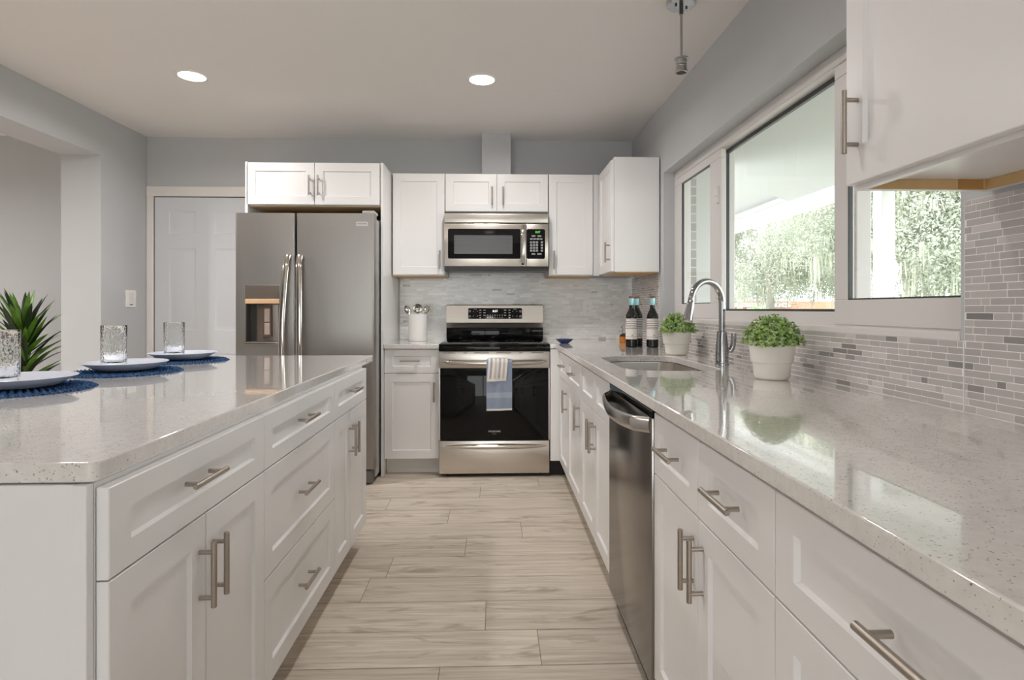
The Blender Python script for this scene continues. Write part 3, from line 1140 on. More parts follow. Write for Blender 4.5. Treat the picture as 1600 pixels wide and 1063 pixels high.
va = [bm.verts.new((p[0], -.0015, p[1])) for p in loop]; vb = [bm.verts.new((p[0], .002, p[1])) for p in loop]
bm.faces.new(va)
for k in range(len(va)):
    k2 = (k + 1) % len(va)
    bm.faces.new((va[k2], va[k], vb[k], vb[k2]))
bm.transform(MP)
bmesh.ops.recalc_face_normals(bm, faces=bm.faces)
cp = obj("control_panel", bm, M_blackglass, rg, world=True)
obj("clock_display", text_bm("8:07", 0.024, MP @ T(0.0, -.0022, .018)), M_ledw, cp, world=True, smooth=0)
LEG = [new(), new(), new()]
for (px, pz, wd, ht) in ([(-.198 + a, b, .013, .015) for a in (0, .396) for b in (.018, -.022)] +
                         [(-.170 + a * .032, b, .006, .005) for a in (0, 1) for b in (.018, -.020)] +
                         [(.138 + a * .032, b, .006, .005) for a in (0, 1) for b in (.018, -.020)] +
                         [(-.117 + a * .033, .026 - b * .020, .018, .005) for a in (0, 1) for b in range(3)] + [(-.117, -.032, .008, .008)] +
                         [(.078 + a * .034, .026 - b * .020, .016, .006) for a in (0, 1) for b in range(3)] + [(.112, -.032, .012, .008)] +
                         [(-.058 + a * .0188, -.013, .007, .006) for a in range(7)] + [(-.058 + a * .0188, -.031, .005, .006) for a in range(7)] +
                         [(-.155, .034, .024, .003), (.155, .034, .024, .003)]):
    a = wd / 2; h_ = ht / 2
    bm = LEG[0 if px < -.07 else (2 if px > .065 else 1)]
    if ht > .012:
        box(bm, px - a, px + a, -.0022, -.0015, pz - h_, pz - h_ + .002); box(bm, px - a, px + a, -.0022, -.0015, pz + h_ - .002, pz + h_)
        box(bm, px - a, px - a + .002, -.0022, -.0015, pz - h_, pz + h_); box(bm, px + a - .002, px + a, -.0022, -.0015, pz - h_, pz + h_)
    else:
        box(bm, px - a, px + a, -.0022, -.0015, pz - h_, pz + h_)
for bm in LEG:
    bm.transform(MP)
    obj("key_legend", bm, M_print, cp, world=True, smooth=0)
# oven door
bm = new()
box(bm, RL, RR, 3.970, 4.006, 0.748, 0.8635, 0.003, 2)
for (xa, xb) in ((RL, RL + .008), (RR - .008, RR)):
    box(bm, xa, xb, 3.972, 4.006, 0.255, 0.747)
od = obj("oven_door", bm, M_steel, rg, world=True)
bm = new(); box(bm, RL + .0082, RR - .0082, 3.968, 4.005, 0.255, 0.7475, 0.003, 2)
obj("door_glass", bm, M_blackglass, od, world=True)
for (xa, xb) in ((-.345, -.26), (-.205, -.18), (-.13, -.03), (.02, .12), (.175, .20), (.26, .345)):
    bm = new(); box(bm, xa, xb, 3.9685, 3.972, 0.850, 0.8535)
    obj("vent_slot", bm, M_dark, od, world=True)


def bowed_bar(x0, x1, y, z, bow, rx, rz, ends=0.05, sag=0.0):
    """bar that bows out from its ends, seen on appliance doors"""
    bm = new()
    n = 36
    pts, rr = [], []
    for k in range(n + 1):
        t = k / n
        e = math.sin(PI * t)
        s = min(1.0, math.sin(PI * min(max(t, .001), .999)) / math.sin(PI * ends)) if t < ends or t > 1 - ends else 1.0
        pts.append((x0 + (x1 - x0) * t, y - bow * (0.45 * min(1, e / .25) + 0.55 * e), z - sag * e))
        rr.append(max(.35, s))
    tube(bm, pts, rr, 14, sx=rz, sy=rx, up=(0, 0, 1))
    return bm


bm = bowed_bar(-.352, .368, 3.974, .794, .055, .010, .0145, sag=.010)
obj("handle", bm, M_fhandle, od, world=True, smooth=60)
obj("logo", text_bm("FRIGIDAIRE", 0.0165, T(.008, 3.9675, .315)), M_print, od, world=True, smooth=0)
obj("logo", text_bm("GALLERY", 0.0075, T(.008, 3.9675, .298)), M_printdim, od, world=True, smooth=0)
# storage drawer
bm = new(); box(bm, RL + .002, RR - .002, 3.972, 4.006, 0.026, 0.250, 0.003, 2)
sd = obj("storage_drawer", bm, M_steel, rg, world=True)
bm = new()
n = 40
rows = []
for k in range(n + 1):
    t = k / n
    x = RL + .016 + (RR - RL - .032) * t
    e = math.sin(PI * t) ** 0.45
    rows.append([bm.verts.new((x, 3.9722 - d * e, .2175 + dz * e - .004 * (1 - e))) for d, dz in ((0, .014), (.014, .012), (.024, .004), (.025, -.008), (.018, -.020), (.004, -.026), (0, -.026))])
for a, b in zip(rows, rows[1:]):
    for i in range(len(a) - 1):
        bm.faces.new((a[i], b[i], b[i + 1], a[i + 1]))
bmesh.ops.recalc_face_normals(bm, faces=bm.faces)
obj("handle", bm, M_fhandle, sd, world=True, smooth=60)

# ------------------------------------------------------------------ towels on the oven handle


def towel(name, label, x0, x1, zb, zfront, ybar, rr, cols, seed, zback, hem=None, skew=0.0):
    rng = random.Random(seed)
    bm = new()
    prof = []
    for k in range(9):
        prof.append((ybar + rr, zback + (zb - zback) * k / 8))
    for k in range(1, 9):
        a = PI * k / 9
        prof.append((ybar + rr * math.cos(a), zb + rr * math.sin(a)))
    nf = 26
    for k in range(nf + 1):
        t = k / nf
        prof.append((ybar - rr - .004 * math.sin(t * PI), zb + (zfront - zb) * t))
    nx = len(cols) * 3
    d = 0.0022
    L = []
    for off in (0, d):
        g = []
        for j, (y, z) in enumerate(prof):
            row = []
            for i in range(nx + 1):
                s = i / nx
                tt = max(0, (j - 16) / nf)
                x = x0 + (x1 - x0) * s + skew * tt
                wv = .0035 * math.sin(s * 7.3 + seed) * tt + .002 * math.sin(s * 17 + 2 * seed)
                yy = y + (wv if j > 8 else 0)
                oy = -off if j > 12 else off
                oz = off if 8 < j <= 17 else 0
                row.append(bm.verts.new((x, yy + oy, z + oz + (.004 * (s - .5) * tt))))
            g.append(row)
        L.append(g)
    for li, g in enumerate(L):
        for j in range(len(prof) - 1):
            for i in range(nx):
                f = bm.faces.new((g[j][i], g[j][i + 1], g[j + 1][i + 1], g[j + 1][i]))
                z = prof[j][1]
                f.material_index = cols[i // 3]
                if hem and j > 16 and z < hem[0]:
                    f.material_index = hem[1]
                if hem and len(hem) > 2 and j > 16 and hem[3] < z < hem[2]:
                    f.material_index = hem[4]
    a, b = L
    for j in (0, len(prof) - 1):
        for i in range(nx):
            bm.faces.new((a[j][i], a[j][i + 1], b[j][i + 1], b[j][i])).material_index = hem[1] if hem else 0
    for i in (0, nx):
        for j in range(len(prof) - 1):
            bm.faces.new((a[j][i], a[j + 1][i], b[j + 1][i], b[j][i])).material_index = cols[min(i // 3, len(cols) - 1)]
    bmesh.ops.recalc_face_normals(bm, faces=bm.faces)
    return bm


yb = 3.974 - .055
bm = towel("t", "", -.046, .126, .788, .470, yb, .020, [0] * 8, 1, .55, (.494, 2, .602, .560, 1))
o = obj("hand_towel", bm, [M_towelblue, M_towelblue2, M_towelw], smooth=60)
tag(o, "dusty blue terry towel hanging from the oven handle", "towel"); place_origin(o, (.05, yb, .80))
bm = towel("t", "", -.033, .096, .788, .668, yb, .0305, [0, 1, 0, 2, 0, 1, 0, 2, 0], 2, .62, (.688, 0), skew=-.010)
o = obj("hand_towel", bm, [M_towelw, M_towelg, M_towelb], smooth=60)
tag(o, "small striped cream and gray towel laid over the blue towel", "towel"); place_origin(o, (.05, yb, .81))

# ------------------------------------------------------------------ microwave
mw = thing("microwave", "stainless steel microwave mounted over the range", "microwave", (0.023, 4.43, 1.42))
ML, MR, MY = -.359, .404, 4.245
bm = new(); box(bm, ML + .003, MR - .003, MY + .024, YW - 0.012, 1.447, 1.862)
obj("body", bm, M_blackplastic, mw, world=True)
bm = new(); box(bm, ML, MR, MY - .004, MY + .03, 1.782, 1.853, 0.006, 3)
obj("top_vent", bm, M_steel, mw, world=True)
bm = new(); box(bm, ML, .2395, MY, MY + .0235, 1.464, 1.777, 0.004, 2)
md = obj("door", bm, M_steel, mw, world=True)


def rplate(x0, x1, z0, z1, y, r, t=0.003):
    bm = new()
    loop = rrect(x0, x1, z0, z1, r, 5)
    va = [bm.verts.new((p[0], y, p[1])) for p in loop]; vb = [bm.verts.new((p[0], y + t, p[1])) for p in loop]
    bm.faces.new(va); bm.faces.new(list(reversed(vb)))
    for k in range(len(va)):
        k2 = (k + 1) % len(va)
        bm.faces.new((va[k2], va[k], vb[k], vb[k2]))
    bmesh.ops.recalc_face_normals(bm, faces=bm.faces)
    return bm


obj("window", rplate(-.331, .199, 1.520, 1.739, MY - .0012, .012), M_blackglass, md, world=True)
obj("window_screen", rplate(-.286, .140, 1.556, 1.692, MY - .0020, .002), M_graywin, md, world=True)
bm = new()
tube(bm, [(.2175, MY - .004, 1.480), (.2175, MY - .022, 1.492), (.2175, MY - .028, 1.56), (.2175, MY - .030, 1.62), (.2175, MY - .028, 1.68), (.2175, MY - .022, 1.752), (.2175, MY - .004, 1.765)], 1.0, 12, sx=.006, sy=.013, up=(0, 1, 0))
obj("handle", bm, M_fhandle, md, world=True, smooth=60)
bm = new(); box(bm, .2415, MR, MY, MY + .0235, 1.464, 1.777, 0.004, 2)
mc = obj("control_panel", bm, M_steel, mw, world=True)
obj("keypad", rplate(.2440, .379, 1.520, 1.739, MY - .0012, .012), M_blackglass, mc, world=True)
obj("clock_display", text_bm("8:07", 0.021, T(.326, MY - .0016, 1.716)), M_led, mc, world=True, smooth=0)
bm = new()
for (px, pz, wd) in [(.294, 1.688, .028), (.338, 1.688, .028), (.294, 1.556, .028), (.338, 1.556, .032)] + [(.279 + a * .0235, 1.666, .019) for a in range(4)]:
    box(bm, px - wd / 2, px + wd / 2, MY - .0018, MY - .0010, pz - .0055, pz + .0055, 0.0)
for r_ in range(4):
    for c_ in range(3):
        px, pz = .277 + c_ * .0215, 1.642 - r_ * .0205
        box(bm, px - .008, px + .008, MY - .0018, MY - .0010, pz - .0075, pz + .0075)
for r_ in range(4):
    pz = 1.642 - r_ * .0205
    box(bm, .348, .364, MY - .0018, MY - .0010, pz - .0065, pz + .0065)
obj("key_legend", bm, M_printdim, mc, world=True, smooth=0)
bm = new()
for i_, s_ in enumerate("123456789"):
    join_bm(bm, text_bm(s_, .011, T(.277 + (i_ % 3) * .0215, MY - .0022, 1.642 - (i_ // 3) * .0205)))
join_bm(bm, text_bm("0", .011, T(.2985, MY - .0022, 1.5805)))
obj("digit_legend", bm, M_blackplastic, mc, world=True, smooth=0)
bm = new()
box(bm, ML + .008, MR - .008, MY + .010, 4.50, 1.436, 1.4465, 0.003)
obj("vent_grille", bm, mat("vent_black", (0.03, 0.03, 0.03), 0.35), mw, world=True)

# ------------------------------------------------------------------ refrigerator
fr = thing("refrigerator", "stainless steel side by side refrigerator with a dispenser", "refrigerator", (-1.22, 4.2, 0))
FY, FL, FR = 3.810, -1.672, -.777
bm = new()
box(bm, FL + .006, FR - .006, FY + .085, 4.60, 0.03, 1.755, 0.004)
obj("body", bm, M_fside, fr, world=True)
# doors with slightly crowned fronts


def fridge_door(x0, x1, z0, z1):
    bm = new()
    n = 10
    prof = []
    for k in range(n + 1):
        t = k / n
        x = x0 + (x1 - x0) * t
        edge = min(t, 1 - t) * (x1 - x0)
        r = .014
        y = FY if edge >= r else FY + r - math.sqrt(max(0, r * r - (r - edge) ** 2))
        prof.append((x, y))
    xs = []
    for e in (0, .002, .005, .009, .014):
        r = .014
        xs.append((x0 + e, FY + r - math.sqrt(max(0, r * r - (r - e) ** 2))))
    xs += [(x1 - (p[0] - x0), p[1]) for p in reversed(xs)]
    loop = xs + [(x1, FY + .078), (x0, FY + .078)]
    va = [bm.verts.new((p[0], p[1], z0)) for p in loop]; vb = [bm.verts.new((p[0], p[1], z1)) for p in loop]
    m_ = len(loop)
    for k in range(m_):
        bm.faces.new((va[k], va[(k + 1) % m_], vb[(k + 1) % m_], vb[k]))
    bm.faces.new(list(reversed(va))); bm.faces.new(vb)
    bmesh.ops.recalc_face_normals(bm, faces=bm.faces)
    return bm


def fridge_handle(x, lean):
    bm = new()
    pts = []
    n = 28
    for k in range(n + 1):
        t = k / n
        z = .34 + (1.50 - .34) * t
        e = math.sin(PI * t)
        pts.append((x + lean * (1 - e), FY - .014 - .058 * (0.35 * min(1, e / .12) + .65 * e), z))
    tube(bm, pts, 1.0, 16, sx=.0085, sy=.0205, up=(0, 1, 0))
    return bm


dl = obj("freezer_door", fridge_door(FL, -1.290, 0.105, 1.777), M_fridge, fr, world=True)
obj("handle", fridge_handle(-1.350, .022), M_fhandle, dl, world=True, smooth=60)
dr = obj("refrigerator_door", fridge_door(-1.279, FR, 0.105, 1.777), M_fridge, fr, world=True)
obj("handle", fridge_handle(-1.240, -.012), M_fhandle, dr, world=True, smooth=60)
obj("badge", rplate(-.893, -.818, 1.695, 1.722, FY - .0014, .003), mat("badge_plate", (.60, .58, .56), .35, .8), dr, world=True)
obj("logo", text_bm("FRIGIDAIRE", 0.0115, T(-.8555, FY - .0018, 1.7085)), M_blackplastic, dr, world=True, smooth=0)
bm = new()
box(bm, FL + .02, FR - .012, FY + .012, FY + .08, 0.012, 0.098, 0.012, 2)
obj("kick_grille", bm, mat("fridge_gray", (.17, .165, .16), .4, .5), fr, world=True)
bm = new()
box(bm, FR - .085, FR - .004, FY + .03, FY + .15, 1.7785, 1.800, 0.006, 2)
obj("hinge_cover", bm, M_fside, fr, world=True)
# the freezer door is hollowed out for the dispenser
bm = new(); box(bm, -1.602, -1.388, FY - .05, FY + .066, .940, 1.187)
cut = obj("cut", bm, M_fridge, fr, world=True, smooth=0)
md_ = dl.modifiers.new("cut", 'BOOLEAN'); md_.object = cut; md_.operation = 'DIFFERENCE'; md_.solver = 'EXACT'
bpy.context.view_layer.update()
me_ = bpy.data.meshes.new_from_object(dl.evaluated_get(bpy.context.evaluated_depsgraph_get()))
dl.modifiers.clear(); dl.data = me_
me_.set_sharp_from_angle(angle=R(30))
bpy.data.objects.remove(cut)
# dispenser: proud frame with a recess, mounted on the freezer door
DX0, DX1, DZ0, DZ1 = -1.606, -1.384, .923, 1.308
bm = new()
e = .005
loft_rects(bm, DX0 - e, DX1 + e, DZ0 - e, DZ1 + e, [(0, FY + .001), (.002, FY - .003), (.006, FY - .003), (.0068, FY - .0005)], cap_back=False, cap_front=False)
ds = obj("dispenser", bm, M_fridge, fr, world=True)
M_disp = mat("dispenser_panel", (.24, .20, .175), .32, .6)
bm = new(); box(bm, DX0 + .004, DX1 - .004, FY - .0035, FY - .0012, 1.220, DZ1 - .004, .001)
for (px, pz) in ((-1.585, 1.285), (-1.562, 1.283), (-1.425, 1.283), (-1.403, 1.288), (-1.403, 1.262), (-1.403, 1.24)):
    box(bm, px - .005, px + .005, FY - .0042, FY - .0034, pz - .005, pz + .005)
obj("dispenser_controls", bm, M_disp, ds, world=True)
bm = new(); box(bm, DX0 + .002, DX1 - .002, FY - .010, FY - .0012, 1.188, 1.218, .002)
obj("dispenser_light_bar", bm, M_amberled, ds, world=True)
bm = new()
X0_, X1_, Z0_, Z1_ = -1.6015, -1.3885, .9405, 1.1865
box(bm, X0_, X1_, FY + .0625, FY + .0655, Z0_, Z1_)
box(bm, X0_, X0_ + .002, FY + .001, FY + .0624, Z0_, Z1_); box(bm, X1_ - .002, X1_, FY + .001, FY + .0624, Z0_, Z1_)
box(bm, X0_ + .002, X1_ - .002, FY + .001, FY + .0624, Z0_, Z0_ + .002); box(bm, X0_ + .002, X1_ - .002, FY + .001, FY + .0624, Z1_ - .002, Z1_)
obj("dispenser_recess", bm, mat("dispenser_dark", (.075, .068, .062), .3), ds, world=True)
bm = new()
loft_rects(bm, -1.560, -1.394, .943, 1.183, [(0, FY + .0624), ((.010, .0), FY + .040), ((.018, 0), FY + .036)], cap_back=False)
obj("dispenser_chute", bm, M_disp, ds, world=True)
bm = new()
loft_rects(bm, -1.506, -1.445, .972, 1.176, [(0, FY + .036), (.003, FY + .022), (.008, FY + .022), (.010, FY + .026)], cap_back=False)
obj("dispenser_paddle", bm, mat("paddle_brown", (.20, .14, .11), .35, .3), ds, world=True)
for za, zb_ in ((.985, 1.062), (1.070, 1.155)):
    bm = new(); box(bm, -1.493, -1.458, FY + .0205, FY + .0265, za, zb_, .001)
    obj("dispenser_pad", bm, mat("pad_pale", (.52, .42, .37), .4), ds, world=True)
bm = new(); box(bm, DX0 - .002, DX1 + .002, FY - .022, FY - .0005, .923, .938, .003)
obj("dispenser_tray", bm, M_fhandle, ds, world=True)

# ------------------------------------------------------------------ dishwasher
dw = thing("dishwasher", "dark stainless steel dishwasher between the white base cabinets", "dishwasher", (.75, 1.92, 0))
DY0, DY1 = 1.6205, 2.2205
bm = new(); box(bm, .474, 1.07, DY0 + .006, DY1 - .006, 0.012, 0.868)
for yy in (DY0 + .05, DY1 - .05):
    cyl(bm, (.55, yy, 0), (.55, yy, .02), .014, 10); cyl(bm, (1.0, yy, 0), (1.0, yy, .02), .014, 10)
obj("body", bm, M_blackplastic, dw, world=True)
bm = new(); box(bm, .446, .4735, DY0, DY1, 0.085, 0.846, 0.003, 2)
dd = obj("door", bm, M_dw, dw, world=True)
bm = new(); box(bm, .4475, .4735, DY0 + .001, DY1 - .001, 0.847, 0.870, 0.002)
obj("control_strip", bm, M_blackglass, dd, world=True)
bm = new()
pts = []
n = 30
for k in range(n + 1):
    t = k / n
    e_ = math.sin(PI * t)
    pts.append((.448 - .055 * (0.5 * min(1, e_ / .3) + .5 * e_), DY0 + .022 + (DY1 - DY0 - .044) * t, .822 - .012 * e_))
tube(bm, pts, 1.0, 14, sx=.0225, sy=.0075, up=(0, 0, 1))
obj("handle", bm, mat("dw_handle", (.56, .54, .52), .22, 1.0, var=.03), dd, world=True, smooth=60)

# ------------------------------------------------------------------ outlets and switch


def outlet(label, x0, x1, z0, z1):
    t = thing("outlet", label, "outlet", ((x0 + x1) / 2, YW - .007, (z0 + z1) / 2))
    y = YW - .0130
    bm = rplate(x0, x1, z0, z1, y - .001, .006, .005)
    obj("cover_plate", bm, M_plate_w, t, world=True)
    xc = (x0 + x1) / 2
    for zc_ in (z0 + (z1 - z0) * .33, z0 + (z1 - z0) * .67):
        rc = obj("receptacle", rplate(xc - .017, xc + .017, zc_ - .0145, zc_ + .0145, y - .0024, .008, .0013), M_plate_w, t, world=True)
        bm = new()
        for sx_ in (-.0065, .0065):
            box(bm, xc + sx_ - .0012, xc + sx_ + .0012, y - .0027, y - .0020, zc_ - .001, zc_ + .008)
        cyl(bm, (xc, y - .0027, zc_ - .008), (xc, y - .0020, zc_ - .008), .0024, 10)
        obj("slot", bm, M_slot, rc, world=True, smooth=0)
    return t


outlet("white wall outlet beside the utensil crock", -.531, -.457, 1.102, 1.224)
outlet("white wall outlet right of the range above the blue dish", .719, .793, 1.094, 1.220)
sw = thing("light_switch", "white light switch on the gray wall beside the door", "switch", (XL + .001, 4.432, 1.23))
bm = new(); box(bm, XL + .0005, XL + .007, 4.372, 4.492, 1.166, 1.294, .002)
obj("cover_plate", bm, M_plate_w, sw, world=True)
bm = new(); box(bm, XL + .0072, XL + .0105, 4.404, 4.460, 1.205, 1.275, .001)
obj("rocker", bm, M_ceramic, sw, world=True)
bm = new(); box(bm, XL + .0072, XL + .0088, 4.415, 4.450, 1.182, 1.189)
obj("slider", bm, M_slot, sw, world=True)

# ------------------------------------------------------------------ things on the counters
cr = thing("utensil_crock", "white ceramic crock of metal utensils on the counter left of the range", "crock", (-.572, 4.42, CT))
bm = new()
lathe(bm, [(.066, 0), (.0705, .003), (.071, .02), (.071, .202), (.0695, .206), (.0675, .204), (.0665, .03), (0, .024)], -.572, 4.42, CT, 40)
obj("pot", bm, M_ceramic, cr, world=True, smooth=40)
M_uten = mat("utensil_steel", (.55, .52, .48), .16, 1.0, var=.05)


def spoon(name, label, base, tip, rl, rw, depthb, face, cat):
    """long handled bowl utensil leaning in the crock"""
    t = thing(name, label, cat, base)
    b, p = Vector(base), Vector(tip)
    d = (p - b).normalized()
    bm = new(); tube(bm, [b, b + (p - b) * .5, p - d * rl * .9], .0038, 10)
    obj("handle", bm, M_uten, t, world=True)
    fv = Vector(face).normalized()
    side = d.cross(fv).normalized(); fv = side.cross(d).normalized()
    bm = new()
    n, mrings = 24, 6
    for off, flip in ((0, 0), (-.0015, 1)):
        rings = []
        for j in range(1, mrings + 1):
            r_ = j / mrings
            rings.append([bm.verts.new(p + d * (rl * r_ * math.cos(2 * PI * k / n)) + side * (rw * r_ * math.sin(2 * PI * k / n)) - fv * (depthb * (1 - r_ * r_) - off)) for k in range(n)])
        c_ = bm.verts.new(p - fv * (depthb - off))
        for k in range(n):
            bm.faces.new((c_, rings[0][k], rings[0][(k + 1) % n]))
        for a, b2 in zip(rings, rings[1:]):
            for k in range(n):
                bm.faces.new((a[k], a[(k + 1) % n], b2[(k + 1) % n], b2[k]))
        if flip == 0:
            outer0 = rings[-1]
        else:
            for k in range(n):
                bm.faces.new((outer0[k], outer0[(k + 1) % n], rings[-1][(k + 1) % n], rings[-1][k]))
    bmesh.ops.recalc_face_normals(bm, faces=bm.faces)
    obj("bowl", bm, M_uten, t, world=True, smooth=60)
    return t


spoon("serving_spoon", "metal spoon leaning left in the white crock", (-.528, 4.445, CT + .030), (-.646, 4.41, CT + .236), .036, .024, .008, (.1, -1, .5), "spoon")
spoon("ladle", "round metal ladle standing in the middle of the white crock", (-.574, 4.462, CT + .030), (-.574, 4.425, CT + .246), .036, .036, .024, (0, -1, .25), "ladle")
spoon("serving_spoon", "metal spoon leaning right in the white crock", (-.616, 4.400, CT + .030), (-.506, 4.395, CT + .240), .036, .026, .012, (-.15, -1, .6), "spoon")

bd = new()
lathe(bd, [(.024, 0), (.030, .002), (.062, .028), (.0635, .031), (.061, .031), (.028, .006), (0, .005)], .502, 4.077, CT, 36)
o = obj("dish", bd, M_bluedish, smooth=45)
tag(o, "small cobalt blue dish on the counter right of the range", "dish"); place_origin(o, (.502, 4.077, CT))

# wine bottles
WB = thing("wine_bottle", "dark wine bottle in front, leftmost of the three by the wall corner", "bottle", (0, 0, 0), 0, "wine bottles in the counter corner")
bm = new()
lathe(bm, [(.020, .004), (.032, 0), (.0362, .004), (.0367, .012), (.0367, .188), (.0355, .200), (.031, .214), (.022, .231), (.0165, .245), (.0150, .258), (.0148, .318), (0, .318)], seg=36)
wg = obj("glass_body", bm, M_bottle, WB, smooth=40)
bm = new()
bands = [(.052, .066, 0), (.066, .0685, 2), (.0685, .118, 0), (.118, .1208, 1), (.1208, .1285, 0), (.1285, .1315, 1), (.1315, .1395, 0), (.1395, .1425, 1), (.1425, .1505, 0), (.1505, .1535, 1),
         (.1535, .1615, 0), (.1615, .1645, 1), (.1645, .1725, 0), (.1725, .1755, 1), (.1755, .182, 0)]
a0, a1, n = R(145), R(320), 26
zs_ = [b[0] for b in bands] + [bands[-1][1]]
g = [[bm.verts.new((.0371 * math.cos(a0 + (a1 - a0) * k / n), .0371 * math.sin(a0 + (a1 - a0) * k / n), z)) for k in range(n + 1)] for z in zs_]
for j, b in enumerate(bands):
    for k in range(n):
        bm.faces.new((g[j][k], g[j][k + 1], g[j + 1][k + 1], g[j + 1][k])).material_index = b[2]
for k in (17, 18):
    aa = a0 + (a1 - a0) * k / n; ab = a0 + (a1 - a0) * (k + 1) / n
    if k == 17:
        bm.faces.new([bm.verts.new((.0374 * math.cos(x), .0374 * math.sin(x), z)) for x, z in ((aa, .073), (ab, .073), (ab, .082), (aa, .082))]).material_index = 1
    else:
        bm.faces.new([bm.verts.new((.0374 * math.cos(x), .0374 * math.sin(x), z)) for x, z in ((aa + .06, .073), (ab, .073), (ab, .078), (aa + .06, .078))]).material_index = 2
obj("label", bm, [M_label, M_labelink, M_labelred], WB, smooth=40)
bm = new(); lathe(bm, [(.0156, .268), (.0160, .270), (.0160, .309), (.0156, .311)], seg=28)
obj("foil_sleeve", bm, M_foil, WB)
bm = new(); lathe(bm, [(.0163, .3112), (.0168, .313), (.0168, .323), (.0160, .325), (0, .325)], seg=28)
obj("bottle_cap", bm, M_cork, WB)
WB.location = (.879, 3.663, CT); ROOTM[WB.name] = T(.879, 3.663, CT)
copy_thing(WB, (.938, 3.762, CT), R(14), "dark wine bottle standing directly behind another bottle by the wall corner")
copy_thing(WB, (1.003, 3.625, CT), R(8), "dark wine bottle standing alone beside the left potted plant")

# amber cruet
am = thing("cruet", "small glass cruet of amber liquid behind the wine bottles", "bottle", (.942, 4.16, CT))
bm = new(); lathe(bm, [(.030, 0), (.033, .003), (.033, .045), (.028, .056), (0, .058)], .942, 4.16, CT, 20)
obj("liquid", bm, M_amber, am, world=True)
bm = new(); lathe(bm, [(.0335, .0455), (.0285, .057), (.013, .066), (.012, .085), (.017, .090), (.017, .094), (.010, .096)], .942, 4.16, CT, 20)
obj("neck", bm, M_tumbler, am, world=True, smooth=40)
bm = new(); lathe(bm, [(.008, .097), (.020, .104), (.024, .116), (.016, .128), (0, .132)], .942, 4.16, CT, 16)
obj("stopper", bm, M_tumbler, am, world=True, smooth=40)

# potted boxwoods


def boxwood(label, x, y, seed, sc=1.0, spread=.090, h=.104, n=1500):
    t = thing("potted_boxwood", label, "potted plant", (x, y, CT), 0, "potted plants by the sink")
    bm = new()
    lathe(bm, [(.046, 0), (.0525, .0025), (.0575, .009), (.0595, .018), (.0625, .054), (.0635, .058), (.0675, .060), (.0690, .065), (.0755, .120), (.0752, .123), (.072, .123), (.069, .100), (0, .100)], seg=44)
    obj("pot", bm, M_pot, t, smooth=35)
    bm = new(); lathe(bm, [(.0655, .1005), (.06, .108), (0, .112)], seg=24, close=False)
    obj("soil", bm, M_soil, t)
    rng = random.Random(seed)
    bm = new()
    for i in range(n):
        th = rng.uniform(0, 2 * PI)
        ph = math.acos(rng.uniform(0.02, 1))
        rr = rng.uniform(.55, 1.0) ** .5
        lump = 1 + .14 * math.sin(3 * th + seed) * math.sin(ph) + .08 * math.sin(7 * th + 2 * seed)
        d = Vector((math.sin(ph) * math.cos(th), math.sin(ph) * math.sin(th), math.cos(ph)))
        c_ = Vector((d.x * spread * rr * lump, d.y * spread * rr * lump, .112 + d.z * h * rr * (1 + .10 * math.sin(5 * th + seed))))
        if c_.z < .121 and Vector((c_.x, c_.y)).length > .070:
            c_.z = .121 + rng.uniform(0, .01)
        mi = 0 if rr < .80 else rng.choice([0, 1, 1, 2, 2, 1, 2])
        # a sprig of 4 small folded leaves
        ax = (d + Vector((rng.uniform(-.6, .6), rng.uniform(-.6, .6), rng.uniform(-.2, .7)))).normalized()
        s0 = ax.orthogonal().normalized()
        for q_ in range(4):
            sd_ = Matrix.Rotation(q_ * PI / 2 + rng.uniform(-.4, .4), 3, ax) @ s0
            L_ = rng.uniform(.0065, .0110); W_ = L_ * .36
            dirv = (sd_ + ax * rng.uniform(.5, 1.1)).normalized()
            nrm = dirv.cross(sd_.cross(dirv)).normalized()
            lat = dirv.cross(ax).normalized()
            v = [bm.verts.new(c_ + o_) for o_ in (Vector((0, 0, 0)), dirv * L_ * .5 + lat * W_, dirv * L_, dirv * L_ * .5 - lat * W_, dirv * L_ * .5 - ax * .0012)]
            f1 = bm.faces.new((v[0], v[4], v[2], v[1])); f2 = bm.faces.new((v[0], v[3], v[2], v[4]))
            f1.material_index = f2.material_index = mi if rng.random() > .15 else rng.choice([0, 1, 2])
    obj("foliage", bm, [M_leafA, M_leafB, M_leafC], t, smooth=0)
    return t


boxwood("small green plant in a cream pot left of the faucet", .977, 3.063, 3)
boxwood("small green plant in a cream pot right of the faucet", .969, 1.988, 8)

# ------------------------------------------------------------------ place settings on the island


def place_mat_bm():
    bm = new()
    NR, NT, RAD = 64, 300, .190
    rings = []
    for j in range(NR + 1):
        r = RAD * j / NR
        row = []
        for k in range(NT):
            th = 2 * PI * k / NT
            band = r / (RAD / 9)
            fb = band - math.floor(band)
            hump = math.sin(PI * fb)
            nb = max(6, int(6 + 7 * math.floor(band)))
            tw = math.sin(nb * th + (fb - .5) * 5)
            z = .0020 + .0085 * hump * (0.40 + .60 * tw)
            r2 = r
            if j == NR:
                r2 = r + .0055 * math.sin(62 * th)
                z = .0018
            row.append(bm.verts.new((r2 * math.cos(th), r2 * math.sin(th), z)) if j else None)
        rings.append(row)
    c_ = bm.verts.new((0, 0, .004))
    for k in range(NT):
        bm.faces.new((c_, rings[1][k], rings[1][(k + 1) % NT]))
    for a, b in zip(rings[1:], rings[2:]):
        for k in range(NT):
            bm.faces.new((a[k], b[k], b[(k + 1) % NT], a[(k + 1) % NT]))
    low = [bm.verts.new((v.co.x, v.co.y, 0)) for v in rings[-1]]
    for k in range(NT):
        bm.faces.new((rings[-1][k], low[k], low[(k + 1) % NT], rings[-1][(k + 1) % NT]))
    return bm


